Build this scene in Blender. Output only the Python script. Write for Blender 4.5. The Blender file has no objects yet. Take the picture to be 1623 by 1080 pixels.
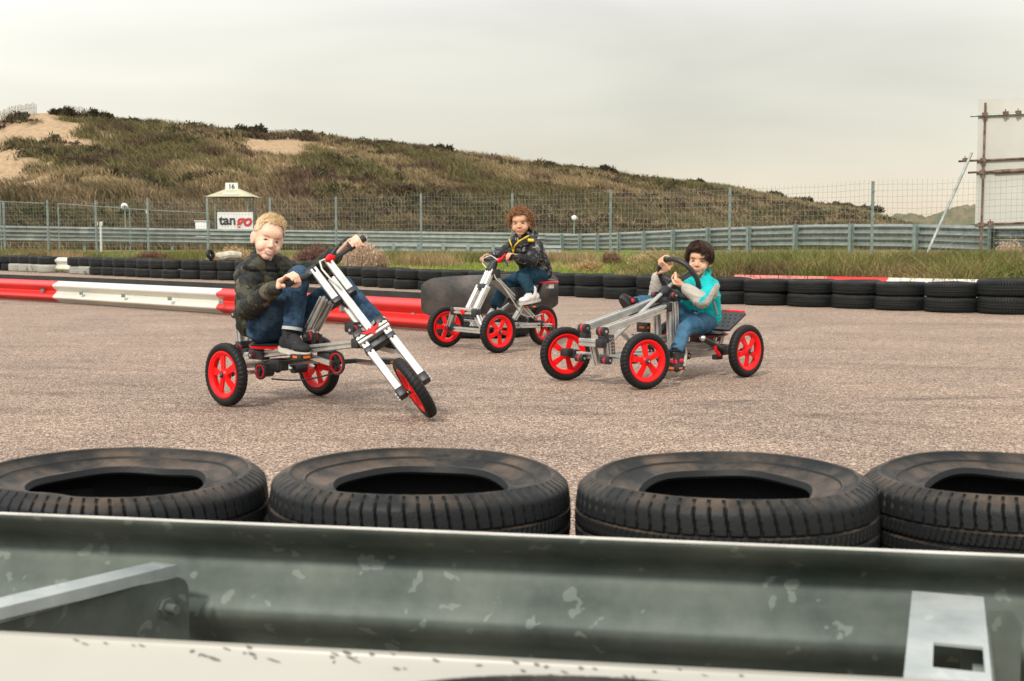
import bpy, bmesh, math, random
import numpy as np
from mathutils import Vector as V, Matrix, noise as mnoise
random.seed(7); rng=np.random.default_rng(11)
SC=bpy.context.scene; COL=SC.collection
PI=math.pi
# ---------------------------------------------------------------- camera
FPX=2000.0; CH=0.83; TILT=math.atan(160/FPX)
cam=bpy.data.cameras.new('camera'); co=bpy.data.objects.new('camera',cam); COL.objects.link(co)
co.location=(0,0,CH); co.rotation_euler=(PI/2-TILT,0,0)
cam.sensor_width=36; cam.lens=36*FPX/1623; cam.clip_start=0.05; cam.clip_end=3000
cam.dof.use_dof=True; cam.dof.focus_distance=7.0; cam.dof.aperture_fstop=9.0
SC.camera=co
_F=V((0,math.cos(TILT),-math.sin(TILT))); _U=V((0,math.sin(TILT),math.cos(TILT))); _C=V((0,0,CH))
def ray(px,py): return _F+V((1,0,0))*((px-811.5)/FPX)+_U*(-(py-540)/FPX)
def PY(px,py,Y):
    d=ray(px,py); return _C+d*(Y/d.y)
def G(px,py,z=0.0):
    d=ray(px,py); return _C+d*((z-CH)/d.z)
def proj(p):
    q=V(p)-_C; k=q.dot(_F); return (811.5+FPX*q.x/k, 540-FPX*q.dot(_U)/k)
def interp(x,xs,ys): return float(np.interp(x,xs,ys))
# ---------------------------------------------------------------- materials
def newmat(name):
    m=bpy.data.materials.new(name); m.use_nodes=True; nt=m.node_tree
    return m,nt,nt.nodes['Principled BSDF']
def mat(name,c,rough=.6,metal=0,var=0.12,vscale=12,bump=0,bscale=60,coat=0,c2=None,spec=None,detail=4):
    m,nt,b=newmat(name); N=nt.nodes; L=nt.links
    b.inputs['Roughness'].default_value=rough; b.inputs['Metallic'].default_value=metal
    if coat: b.inputs['Coat Weight'].default_value=coat; b.inputs['Coat Roughness'].default_value=.15
    if spec is not None: b.inputs['Specular IOR Level'].default_value=spec
    tc=N.new('ShaderNodeTexCoord')
    n=N.new('ShaderNodeTexNoise'); n.inputs['Scale'].default_value=vscale; n.inputs['Detail'].default_value=detail
    L.new(tc.outputs['Object'],n.inputs['Vector'])
    r=N.new('ShaderNodeValToRGB'); r.color_ramp.elements[0].position=.35; r.color_ramp.elements[1].position=.65
    a=[max(0,x*(1-var)) for x in c]; d=[min(1,x*(1+var)) for x in (c2 or c)]
    r.color_ramp.elements[0].color=(*a,1); r.color_ramp.elements[1].color=(*d,1)
    L.new(n.outputs['Fac'],r.inputs['Fac']); L.new(r.outputs['Color'],b.inputs['Base Color'])
    if bump:
        n2=N.new('ShaderNodeTexNoise'); n2.inputs['Scale'].default_value=bscale; n2.inputs['Detail'].default_value=5
        L.new(tc.outputs['Object'],n2.inputs['Vector'])
        bp=N.new('ShaderNodeBump'); bp.inputs['Strength'].default_value=bump; bp.inputs['Distance'].default_value=.01
        L.new(n2.outputs['Fac'],bp.inputs['Height']); L.new(bp.outputs['Normal'],b.inputs['Normal'])
    return m
def attrmat(name,rough=.9,trans=0.0,bump=0,bscale=3,fine=0,fscale=20):
    m,nt,b=newmat(name); N=nt.nodes; L=nt.links
    a=N.new('ShaderNodeAttribute'); a.attribute_name='col'
    b.inputs['Roughness'].default_value=rough; b.inputs['Specular IOR Level'].default_value=.15
    src=a.outputs['Color']
    tc=N.new('ShaderNodeTexCoord')
    if fine:
        n=N.new('ShaderNodeTexNoise'); n.inputs['Scale'].default_value=fscale; n.inputs['Detail'].default_value=8; n.inputs['Roughness'].default_value=.7
        L.new(tc.outputs['Object'],n.inputs['Vector'])
        mr=N.new('ShaderNodeMapRange'); mr.inputs[1].default_value=.3; mr.inputs[2].default_value=.7; mr.inputs[3].default_value=1-fine; mr.inputs[4].default_value=1+fine
        L.new(n.outputs['Fac'],mr.inputs[0])
        mx=N.new('ShaderNodeVectorMath'); mx.operation='SCALE'; L.new(src,mx.inputs[0]); L.new(mr.outputs[0],mx.inputs['Scale']); src=mx.outputs[0]
    L.new(src,b.inputs['Base Color'])
    if bump:
        n2=N.new('ShaderNodeTexNoise'); n2.inputs['Scale'].default_value=bscale; n2.inputs['Detail'].default_value=8
        L.new(tc.outputs['Object'],n2.inputs['Vector'])
        bp=N.new('ShaderNodeBump'); bp.inputs['Strength'].default_value=bump; bp.inputs['Distance'].default_value=.3
        L.new(n2.outputs['Fac'],bp.inputs['Height']); L.new(bp.outputs['Normal'],b.inputs['Normal'])
    if trans:
        t=N.new('ShaderNodeBsdfTranslucent'); L.new(src,t.inputs['Color'])
        ms=N.new('ShaderNodeMixShader'); ms.inputs[0].default_value=trans
        L.new(b.outputs[0],ms.inputs[1]); L.new(t.outputs[0],ms.inputs[2])
        L.new(ms.outputs[0],N['Material Output'].inputs['Surface'])
    return m
# ---------------------------------------------------------------- mesh builder (world coordinates)
class MB:
    def __init__(s): s.v=[]; s.f=[]
    def add(s,vs,fs):
        o=len(s.v); s.v+= [tuple(x) for x in vs]; s.f+=[tuple(i+o for i in f) for f in fs]
    def box(s,c,sz,R=None):
        R=R or Matrix.Identity(3); c=V(c); h=V(sz)*.5
        vs=[c+R@V((x*h.x,y*h.y,z*h.z)) for x in(-1,1) for y in(-1,1) for z in(-1,1)]
        s.add(vs,[(0,1,3,2),(4,6,7,5),(0,4,5,1),(2,3,7,6),(0,2,6,4),(1,5,7,3)])
    def rbox(s,c,sz,R=None,b=.15):
        # box with chamfered edges
        R=R or Matrix.Identity(3); c=V(c); h=V(sz)*.5; e=min(sz)*b
        bm=bmesh.new(); bmesh.ops.create_cube(bm,size=1)
        for v in bm.verts: v.co=V((v.co.x*sz[0],v.co.y*sz[1],v.co.z*sz[2]))
        bmesh.ops.bevel(bm,geom=list(bm.edges),offset=e,segments=2,affect='EDGES',profile=.5)
        bm.verts.index_update()
        s.add([c+R@v.co for v in bm.verts],[[v.index for v in f.verts] for f in bm.faces]); bm.free()
    def sweep(s,prof,p0,p1,up=V((0,0,1))):
        p0=V(p0);p1=V(p1); d=(p1-p0).normalized(); u=V(up); sd=d.cross(u)
        if sd.length<1e-4: sd=d.cross(V((1,0,0)))
        sd.normalize(); u=sd.cross(d).normalized(); n=len(prof)
        vs=[p0+sd*a+u*b for a,b in prof]+[p1+sd*a+u*b for a,b in prof]
        fs=[(i,(i+1)%n,n+(i+1)%n,n+i) for i in range(n)]+[tuple(range(n-1,-1,-1)),tuple(range(n,2*n))]
        s.add(vs,fs)
    def beam(s,p0,p1,w,h,up=V((0,0,1))):
        s.sweep([(-w/2,-h/2),(w/2,-h/2),(w/2,h/2),(-w/2,h/2)],p0,p1,up)
    def profile(s,p0,p1,w,h,up=V((0,0,1)),g=.010,dp=.009):
        # slotted aluminium extrusion w (side) x h (up), a slot down the middle of each face
        a,b=w/2,h/2; c=.003
        P=[(-a+c,-b),(-g/2,-b),(-g*.8,-b+dp),(g*.8,-b+dp),(g/2,-b),(a-c,-b),(a,-b+c)]
        ns=max(1,round(h/w)); ys=[(-b+(i+.5)*h/ns) for i in range(ns)]
        for y in ys: P+=[(a,y-g/2),(a-dp,y-g*.8),(a-dp,y+g*.8),(a,y+g/2)]
        P+=[(a,b-c),(a-c,b),(g/2,b),(g*.8,b-dp),(-g*.8,b-dp),(-g/2,b),(-a+c,b),(-a,b-c)]
        for y in reversed(ys): P+=[(-a,y+g/2),(-a+dp,y+g*.8),(-a+dp,y-g*.8),(-a,y-g/2)]
        P+=[(-a,-b+c)]
        s.sweep(P,p0,p1,up)
    def tube(s,pts,r,n=10,caps=True,closed=False):
        pts=[V(p) for p in pts]; m=len(pts); rs=r if isinstance(r,(list,tuple)) else [r]*m
        vs=[];prev=None
        for i,p in enumerate(pts):
            if closed: t=pts[(i+1)%m]-pts[i-1]
            else: t=(pts[min(i+1,m-1)]-pts[max(i-1,0)])
            if t.length<1e-9: t=V((0,0,1))
            t.normalize()
            if prev is None:
                a=t.cross(V((0,0,1)));
                if a.length<.1: a=t.cross(V((1,0,0)))
            else: a=prev-t*prev.dot(t)
            a.normalize(); prev=a; b=t.cross(a)
            for k in range(n):
                th=2*PI*k/n; vs.append(p+(a*math.cos(th)+b*math.sin(th))*rs[i])
        fs=[]
        for i in range(m if closed else m-1):
            j=(i+1)%m
            for k in range(n): fs.append((i*n+k,i*n+(k+1)%n,j*n+(k+1)%n,j*n+k))
        if caps and not closed: fs+= [tuple(range(n-1,-1,-1)),tuple((m-1)*n+k for k in range(n))]
        s.add(vs,fs)
    def cyl(s,p0,p1,r,n=20): s.tube([p0,p1],r,n)
    def lathe(s,prof,O,ax,n=48,closed=False):
        # prof: (r, h) pairs
        ax=V(ax).normalized(); a=ax.cross(V((0,0,1)));
        if a.length<.1: a=ax.cross(V((1,0,0)))
        a.normalize(); b=ax.cross(a); m=len(prof); vs=[]
        for k in range(n):
            th=2*PI*k/n; e=a*math.cos(th)+b*math.sin(th)
            for r,h in prof: vs.append(V(O)+e*r+ax*h)
        fs=[]
        for k in range(n):
            q=(k+1)%n
            for i in range(m if closed else m-1):
                j=(i+1)%m; fs.append((k*m+i,q*m+i,q*m+j,k*m+j))
        s.add(vs,fs)
    def ell(s,c,r,R=None,n=16,m=10):
        R=R or Matrix.Identity(3); c=V(c); r=(r,r,r) if isinstance(r,(int,float)) else r
        vs=[c+R@V((0,0,-r[2]))]
        for i in range(1,m):
            ph=-PI/2+PI*i/m
            for k in range(n):
                th=2*PI*k/n; vs.append(c+R@V((r[0]*math.cos(ph)*math.cos(th),r[1]*math.cos(ph)*math.sin(th),r[2]*math.sin(ph))))
        vs.append(c+R@V((0,0,r[2]))); fs=[]
        for k in range(n): fs.append((0,1+(k+1)%n,1+k)); fs.append((len(vs)-1,1+(m-2)*n+k,1+(m-2)*n+(k+1)%n))
        for i in range(m-2):
            for k in range(n): fs.append((1+i*n+k,1+i*n+(k+1)%n,1+(i+1)*n+(k+1)%n,1+(i+1)*n+k))
        s.add(vs,fs)
    def cap(s,p0,p1,r0,r1=None,n=14):
        # capsule with round ends
        p0=V(p0);p1=V(p1); r1=r0 if r1 is None else r1; d=(p1-p0); Ln=d.length or 1e-6; d=d/Ln if Ln>1e-6 else V((0,0,1))
        pts=[];rs=[]
        for a in (-80,-60,-40,-20,0): t=math.radians(a); pts.append(p0+d*r0*math.sin(t)); rs.append(r0*math.cos(t))
        for a in (0,20,40,60,80): t=math.radians(a); pts.append(p1+d*r1*math.sin(t)); rs.append(r1*math.cos(t))
        s.tube(pts,rs,n)
    def prism(s,poly,O,X,Y,th):
        # polygon in plane (X,Y) extruded by th along X x Y, centred
        O=V(O);X=V(X).normalized();Y=V(Y).normalized();Z=X.cross(Y).normalized(); n=len(poly)
        vs=[O+X*a+Y*b-Z*th/2 for a,b in poly]+[O+X*a+Y*b+Z*th/2 for a,b in poly]
        s.add(vs,[tuple(range(n-1,-1,-1)),tuple(range(n,2*n))]+[(i,(i+1)%n,n+(i+1)%n,n+i) for i in range(n)])
    def mesh(s,name,org=(0,0,0),smooth=True,ang=35):
        me=bpy.data.meshes.new(name); o=V(org)
        me.from_pydata([tuple(V(v)-o) for v in s.v],[],s.f)
        bm=bmesh.new(); bm.from_mesh(me); bmesh.ops.recalc_face_normals(bm,faces=bm.faces)
        if smooth:
            for f in bm.faces: f.smooth=True
            for e in bm.edges:
                if len(e.link_faces)==2 and e.calc_face_angle(0)>math.radians(ang): e.smooth=False
        bm.to_mesh(me); bm.free(); return me
    def build(s,name,m,parent=None,smooth=True,ang=35):
        org=wloc(parent) if parent else V((0,0,0))
        me=s.mesh(name,org,smooth,ang)
        return link(name,me,m,parent)
def wloc(o):
    p=V(o.location)
    while o.parent: o=o.parent; p=p+V(o.location)
    return p
def link(name,me,m,parent=None):
    o=bpy.data.objects.new(name,me); COL.objects.link(o)
    if m and me is not None and not me.materials: me.materials.append(m)
    if parent: o.parent=parent
    return o
def empty(name,loc=(0,0,0)):
    o=bpy.data.objects.new(name,None); COL.objects.link(o); o.location=loc; o.empty_display_size=.1; return o
def tag(o,label=None,cat=None,group=None,kind=None):
    if label: o['label']=label
    if cat: o['category']=cat
    if group: o['group']=group
    if kind: o['kind']=kind
    return o
def setmesh(name,v,f,col=None,smooth=False):
    me=bpy.data.meshes.new(name); me.from_pydata(v.tolist(),[],f.tolist() if isinstance(f,np.ndarray) else f)
    if col is not None:
        a=me.attributes.new('col','FLOAT_COLOR','POINT'); c=np.ones((len(v),4),np.float32); c[:,:3]=col; a.data.foreach_set('color',c.ravel())
    if smooth: me.polygons.foreach_set('use_smooth',[True]*len(me.polygons))
    return me
# ---------------------------------------------------------------- numpy noise
_T=rng.random((256,256))
def vn(x,y,s=0):
    x=np.asarray(x,float)+s*17.3; y=np.asarray(y,float)+s*9.1
    xi=np.floor(x).astype(int); yi=np.floor(y).astype(int); fx=x-xi; fy=y-yi
    fx=fx*fx*(3-2*fx); fy=fy*fy*(3-2*fy); g=lambda a,b:_T[a%256,b%256]
    return (g(xi,yi)*(1-fx)+g(xi+1,yi)*fx)*(1-fy)+(g(xi,yi+1)*(1-fx)+g(xi+1,yi+1)*fx)*fy
def fbm(x,y,o=4,s=0,g=.5):
    r=0;a=1;t=0
    for i in range(o): r=r+a*vn(np.asarray(x)*2**i,np.asarray(y)*2**i,s+i); t+=a; a*=g
    return r/t
def blades(P,nb,h0,h1,w,lean,cols,spread=.15,wind=(0,0),up=None,hs=None):
    """grass: nb triangular blades at each point of P; cols = (n,3) colour per point"""
    n=len(P)*nb; B=np.repeat(P,nb,0); C=np.repeat(cols,nb,0)*(0.7+.6*rng.random((n,1)))
    B=B+np.c_[rng.normal(0,spread,n),rng.normal(0,spread,n),np.zeros(n)]
    h=h0+(h1-h0)*rng.random(n)
    if hs is not None: h=h*np.repeat(hs,nb)
    a=rng.random(n)*2*PI; D=np.c_[np.cos(a),np.sin(a),np.zeros(n)]*(w/2)
    la=rng.random(n)*2*PI; l=lean*h*rng.random(n)
    T=np.c_[np.cos(la)*l+wind[0]*h,np.sin(la)*l+wind[1]*h,h]
    M=T*np.array([.38,.38,.62])
    v=np.stack([B-D,B+D,B+M-D*.75,B+M+D*.75,B+T],1).reshape(-1,3)
    i=np.arange(n)*5
    f=[(k,k+1,k+3,k+2) for k in i.tolist()]+[(k+2,k+3,k+4) for k in i.tolist()]
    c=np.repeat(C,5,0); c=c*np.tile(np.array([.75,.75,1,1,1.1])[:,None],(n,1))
    return v,f,np.clip(c,0,1)
# ================================================================ SKY AND LIGHT
W=bpy.data.worlds.new('World'); SC.world=W; W.use_nodes=True; N=W.node_tree.nodes; L=W.node_tree.links
SUN_EL=math.radians(42); SUN_AZ=math.radians(-155)   # direction to the sun, azimuth from +Y towards +X
bg=N['Background']; tc=N.new('ShaderNodeTexCoord')
sky=N.new('ShaderNodeTexSky'); sky.sky_type='NISHITA'; sky.sun_disc=False; sky.sun_elevation=SUN_EL; sky.sun_rotation=SUN_AZ
mp=N.new('ShaderNodeMapping'); mp.inputs['Scale'].default_value=(1.6,1.6,7.0); mp.inputs['Rotation'].default_value=(0,math.radians(12),0); L.new(tc.outputs['Generated'],mp.inputs['Vector'])
n1=N.new('ShaderNodeTexNoise'); n1.inputs['Scale'].default_value=1.7; n1.inputs['Detail'].default_value=4; n1.inputs['Roughness'].default_value=.45; n1.inputs['Distortion'].default_value=.4
L.new(mp.outputs[0],n1.inputs['Vector'])
sp=N.new('ShaderNodeSeparateXYZ'); L.new(tc.outputs['Generated'],sp.inputs[0])
el=N.new('ShaderNodeValToRGB'); e=el.color_ramp.elements
e[0].position=0; e[0].color=(.80,.62,.46,1); e[1].position=1; e[1].color=(1.0,1.0,1.0,1)
for p,c in((.03,(.80,.70,.55)),(.065,(.73,.69,.575)),(.10,(.675,.655,.56)),(.15,(.75,.73,.645)),(.21,(.90,.885,.84)),(.4,(.95,.95,.93))):
    q=e.new(p); q.color=(*c,1)
L.new(sp.outputs['Z'],el.inputs['Fac'])
# brighter to the far left, darker band in the middle
lr=N.new('ShaderNodeValToRGB'); g=lr.color_ramp.elements; g[0].position=.30; g[0].color=(1.28,1.28,1.3,1); g[1].position=.72; g[1].color=(1.16,1.15,1.13,1)
for p,v in((.42,1.08),(.5,.99),(.58,.96),(.66,1.02)): q=g.new(p); q.color=(v,v,v,1)
ax=N.new('ShaderNodeMath'); ax.operation='MULTIPLY_ADD'; ax.inputs[1].default_value=.5; ax.inputs[2].default_value=.5; L.new(sp.outputs['X'],ax.inputs[0]); L.new(ax.outputs[0],lr.inputs['Fac'])
mr=N.new('ShaderNodeMapRange'); mr.inputs[1].default_value=.3; mr.inputs[2].default_value=.72; mr.inputs[3].default_value=1.04; mr.inputs[4].default_value=1.32; L.new(n1.outputs['Fac'],mr.inputs[0])
m1=N.new('ShaderNodeMixRGB'); m1.blend_type='MULTIPLY'; m1.inputs[0].default_value=1; L.new(el.outputs[0],m1.inputs[1]); L.new(lr.outputs[0],m1.inputs[2])
m2=N.new('ShaderNodeVectorMath'); m2.operation='SCALE'; L.new(m1.outputs[0],m2.inputs[0]); L.new(mr.outputs[0],m2.inputs['Scale'])
sk=N.new('ShaderNodeVectorMath'); sk.operation='SCALE'; sk.inputs['Scale'].default_value=.12; L.new(sky.outputs[0],sk.inputs[0])
m3=N.new('ShaderNodeMixRGB'); m3.inputs[0].default_value=.08; L.new(m2.outputs[0],m3.inputs[1]); L.new(sk.outputs[0],m3.inputs[2])
L.new(m3.outputs[0],bg.inputs['Color']); bg.inputs['Strength'].default_value=.97
sl=bpy.data.lights.new('sun','SUN'); sl.energy=2.9; sl.angle=math.radians(6); sl.color=(1,.93,.84)
so=bpy.data.objects.new('sun',sl); COL.objects.link(so)
sd=V((math.sin(SUN_AZ)*math.cos(SUN_EL),math.cos(SUN_AZ)*math.cos(SUN_EL),math.sin(SUN_EL)))
so.rotation_euler=sd.to_track_quat('Z','Y').to_euler()
SC.view_settings.view_transform='Standard'; SC.view_settings.look='None'; SC.view_settings.exposure=0; SC.view_settings.gamma=1

# ================================================================ GROUND
def asphalt():
    m,nt,b=newmat('asphalt'); N=nt.nodes; L=nt.links
    tc=N.new('ShaderNodeTexCoord')
    def noise(sc,det,rough=.6,vec=None):
        n=N.new('ShaderNodeTexNoise'); n.inputs['Scale'].default_value=sc; n.inputs['Detail'].default_value=det; n.inputs['Roughness'].default_value=rough
        L.new(vec or tc.outputs['Object'],n.inputs['Vector']); return n.outputs['Fac']
    def ramp(src,*st):
        r=N.new('ShaderNodeValToRGB'); e=r.color_ramp.elements
        e[0].position=st[0][0]; e[0].color=(*st[0][1],1); e[1].position=st[-1][0]; e[1].color=(*st[-1][1],1)
        for p,c in st[1:-1]: q=e.new(p); q.color=(*c,1)
        L.new(src,r.inputs['Fac']); return r.outputs['Color']
    def mul(a,bb,f=1):
        x=N.new('ShaderNodeMixRGB'); x.blend_type='MULTIPLY'; x.inputs[0].default_value=f; L.new(a,x.inputs[1]); L.new(bb,x.inputs[2]); return x.outputs[0]
    vo=N.new('ShaderNodeTexVoronoi'); vo.inputs['Scale'].default_value=155; L.new(tc.outputs['Object'],vo.inputs['Vector'])
    sepc=N.new('ShaderNodeSeparateColor'); L.new(vo.outputs['Color'],sepc.inputs[0])
    stones=ramp(sepc.outputs[0],(0,(.07,.049,.034)),(.35,(.250,.178,.134)),(.7,(.395,.288,.215)),(1,(.80,.64,.51)))
    big=ramp(noise(1.1,5),(.3,(.80,.79,.79)),(.7,(1.12,1.10,1.08)))
    med=ramp(noise(14,4,.7),(.3,(.80,.80,.80)),(.7,(1.15,1.15,1.15)))
    # tyre rubber laid along the racing line, sweeping across the track
    mp=N.new('ShaderNodeMapping'); mp.inputs['Rotation'].default_value=(0,0,math.radians(-8)); mp.inputs['Scale'].default_value=(.10,1.3,1); L.new(tc.outputs['Object'],mp.inputs['Vector'])
    st=ramp(noise(1.6,5,.65,mp.outputs[0]),(.32,(.82,.80,.79)),(.48,(1,1,1)),(.7,(1.06,1.05,1.03)))
    c=mul(mul(mul(stones,big),med),st)
    # skid marks: thin dark arcs of tyre rubber
    wob=noise(2.2,3)
    for (cx,cy,r,w,f) in ((1.0,14.0,8.05,.07,.30),(1.0,14.0,7.55,.06,.26),(-6.0,-3.0,11.6,.09,.22),(-6.0,-3.0,11.0,.09,.20),(6.0,16.5,8.9,.12,.22),(-2.0,24.0,17.9,.10,.22),(-2.0,24.0,17.2,.08,.18)):
        vm=N.new('ShaderNodeVectorMath'); vm.operation='DISTANCE'; L.new(tc.outputs['Object'],vm.inputs[0]); vm.inputs[1].default_value=(cx,cy,0)
        a1=N.new('ShaderNodeMath'); a1.operation='SUBTRACT'; L.new(vm.outputs['Value'],a1.inputs[0]); a1.inputs[1].default_value=r
        a2=N.new('ShaderNodeMath'); a2.operation='ABSOLUTE'; L.new(a1.outputs[0],a2.inputs[0])
        a3=N.new('ShaderNodeMapRange'); a3.inputs[1].default_value=w*.5; a3.inputs[2].default_value=w*1.3; a3.inputs[3].default_value=1-f; a3.inputs[4].default_value=1; L.new(a2.outputs[0],a3.inputs[0])
        a4=N.new('ShaderNodeMapRange'); a4.inputs[1].default_value=.42; a4.inputs[2].default_value=.6; L.new(wob,a4.inputs[0])
        a5=N.new('ShaderNodeMixRGB'); a5.inputs[1].default_value=(1,1,1,1); L.new(a4.outputs[0],a5.inputs[0]); L.new(a3.outputs[0],a5.inputs[2])
        c=mul(c,a5.outputs[0])
    L.new(c,b.inputs['Base Color']); b.inputs['Roughness'].default_value=.8; b.inputs['Specular IOR Level'].default_value=.35
    bp=N.new('ShaderNodeBump'); bp.inputs['Strength'].default_value=.8; bp.inputs['Distance'].default_value=.006
    L.new(vo.outputs['Distance'],bp.inputs['Height']); bp.invert=True; L.new(bp.outputs['Normal'],b.inputs['Normal'])
    return m
M_ASPH=asphalt()
mb=MB(); mb.add([(-400,-60,0),(400,-60,0),(400,700,0),(-400,700,0)],[(0,1,2,3)])
tag(mb.build('track_surface',M_ASPH,smooth=False),kind='structure')

# tyre-wall line (ground point as a function of photo column) used for laying out the verge
TX=[-500,-200,7,133,272,345,560,655,907,957,1174,1392,1511,1581,1800,2300]
TY=[427,427.5,429,435,442,444,452.5,459,470,473,483,491,496,498,505,520]
def tyreY(px): return (CH*FPX)/(np.interp(px,TX,TY)-380)
FX=[-400,10,79,155,237,331,430,534,668,812,967,1155,1380,1700,2300]
FD=[43,41,40.4,39.7,38.9,38,37,35.8,34.3,33,31.3,29.2,26.9,24.2,20]
def fenceY(px): return np.interp(px,FX,FD)
RX=[-400,-150,0,30,60,90,130,180,230,330,400,500,560,640,700,760,820,900,960,1000,1080,1150,1200,1250,1290,1330,1365,1390,1420,1500,2300]
RYp=[158,184,198,189,184,181,188,194,199,208,214,219,228,234,242,252,259,271,277,286,292,300,311,320,328,332,337,347,357,372,384]
def verge_z(u,D):   # u = X/Y
    px=811.5+2000*u; t0=tyreY(px)+.35; f=fenceY(px)
    a=np.clip((D-t0)/1.2,0,1); a=a*a*(3-2*a)
    z=a*.14+np.clip((D-t0)/(f-t0),0,1)*.06+np.clip((D-f)/15,0,1)*.17
    bank=np.interp(px,[980,1100,1700],[0,.08,.10])*np.exp(-((D-t0-3.0)/2.6)**2)
    return z+bank-.02+.05*(fbm(u*D*1.3+40,D*1.3,3)-.5)*a
cols_px=np.linspace(-420,2150,420); us=(cols_px-811.5)/2000
ts=np.linspace(0,1,70)
Vv=[];Cc=[]
for t in ts:
    d0=tyreY(cols_px)+.35; D=d0+(62-d0)*t**1.4; X=us*D; z=verge_z(us,D)
    Vv.append(np.c_[X,D,z])
    m=fbm(X*.5,D*.25,4,3)[:,None]; gr=np.array([.105,.125,.03]); dr=np.array([.21,.16,.075])
    m=np.clip((m-.42)*5,0,1); gp=np.clip(1-np.abs(cols_px-760)/420,0,1)[:,None]*np.clip((D[:,None]-20)/6,0,1); m=m*(1-.75*gp); Cc.append((gr*(1+.9*gp))*(1-m)+dr*m)
nv=len(cols_px); Vv=np.concatenate(Vv); Cc=np.concatenate(Cc)
fs=[(i*nv+j,i*nv+j+1,(i+1)*nv+j+1,(i+1)*nv+j) for i in range(len(ts)-1) for j in range(nv-1)]
M_GRD=attrmat('verge_soil',.95,bump=.5,bscale=6,fine=.25,fscale=9)
tag(link('grass_verge',setmesh('grass_verge',Vv,fs,Cc,True),M_GRD),kind='structure')

# ---- dunes
def duneD(px): return np.interp(px,[-400,300,900,1500,2150],[112,118,128,150,160])
def ridge_z(px): return CH+(380-np.interp(px,RX,RYp))/2000*duneD(px)
def sandmask(px,py):
    def el(cx,cy,rx,ry,a=0):
        c,s=math.cos(a),math.sin(a); dx=px-cx; dy=py-cy; x=(dx*c+dy*s)/rx; y=(-dx*s+dy*c)/ry
        return 1-np.sqrt(x*x+y*y)
    m=np.maximum.reduce([el(28,212,92,28,.1),el(55,205,100,38,.25),el(20,262,70,40,.2),el(-40,235,110,45),el(18,262,48,44,.5),el(455,233,78,17,.12),el(400,214,45,7,.15),el(110,222,45,16,.2),el(-60,180,90,30)])
    return m
def dune_pts(px,t):
    """t 0..1 foot to crest, 1..1.6 behind the crest"""
    Dr=duneD(px); D=58+(Dr-58)*t; rz=ridge_z(px)
    s=np.clip(t,0,1); prof=(s**1.25)*(1-.0*s)
    z=.32+(rz-.32)*prof
    z=np.where(t>1,rz-(t-1)*14,z)
    u=(px-811.5)/2000; X=u*D
    amp=np.clip(rz/12,.05,1)*np.clip(s*4,0,1)*np.where(t>.93,np.clip(.35,0,1),1)
    z=z+amp*((fbm(X*.07,D*.07,4,5)-.5)*5.5+(fbm(X*.33,D*.33,4,9)-.5)*1.7+(fbm(X*1.1,D*1.1,2,2)-.5)*.5)*np.sin(np.clip(t,0,1)*PI*.93+.2)
    return X,D,z
def dcol(X,D,z,px):
    py=380-(z-CH)/D*2000
    a=fbm(X*.16+D*.1,D*.13-z*.3,4,21)[:,None] if X.ndim==1 else 0
    b=fbm(X*.42,D*.42,3,33)[:,None]
    olive=np.array([.165,.145,.065]); tan=np.array([.335,.255,.14]); brown=np.array([.13,.088,.058]); green=np.array([.130,.145,.055]); sand=np.array([.47,.335,.205])
    w1=np.clip((a-.42)*7,0,1); c=olive*(1-w1)+tan*w1
    w2=np.clip((b-.58)*8,0,1); c=c*(1-w2)+brown*w2
    w4=np.clip((fbm(X*.11,D*.11,3,44)[:,None]-.55)*8,0,1)*np.clip((py[:,None]-250)/60,0,1); c=c*(1-.6*w4)+green*.6*w4
    low=np.clip((py-288)/30,0,1)[:,None]*np.clip(1.25-np.abs(px[:,None]-330)/900,0,1); c=c*(1-.45*low)+brown*.45*low
    s=np.clip((sandmask(px,py)+(fbm(X*.5,D*.5,4,50)-.5)*2.6+.07)*2.8,0,1)[:,None]
    return c*(1-s)+sand*s,s[:,0]
pxs=np.linspace(-420,2150,700); tt=np.concatenate([np.linspace(0,1,120),np.linspace(1.02,1.7,12)])
Vv=[];Cc=[]
for t in tt:
    X,D,z=dune_pts(pxs,np.full_like(pxs,t)); Vv.append(np.c_[X,D,z]); Cc.append(dcol(X,D,z,pxs)[0]*.85)
nv=len(pxs); Vv=np.concatenate(Vv); Cc=np.concatenate(Cc)
fs=[(i*nv+j,i*nv+j+1,(i+1)*nv+j+1,(i+1)*nv+j) for i in range(len(tt)-1) for j in range(nv-1)]
M_DUNE=attrmat('dune_sand',.95,bump=.6,bscale=1.2,fine=.3,fscale=2.5)
tag(link('dune',setmesh('dune',Vv,fs,Cc,True),M_DUNE),kind='structure')
M_GRASS=attrmat('grass_blade',.8,trans=.25)
# marram tufts over the dune
n=62000
px=rng.uniform(-120,1560,n); t=rng.uniform(0.0,1.06,n)**.9
X,D,z=dune_pts(px,t); c,s=dcol(X,D,z,px); keep=(s<.35)&(z>.3); X,D,z,c,px=X[keep],D[keep],z[keep],c[keep],px[keep]
c=c*(0.72+.62*rng.random((len(X),1)))
clump=fbm(X*.5,D*.5,3,71); hs=.55+1.1*clump
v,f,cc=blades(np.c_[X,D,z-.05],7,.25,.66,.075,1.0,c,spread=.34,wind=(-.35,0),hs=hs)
tag(link('marram_grass',setmesh('marram_grass',v,f,cc),M_GRASS),'tawny and olive marram grass covering the dune slope','grass',kind='stuff')
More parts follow.
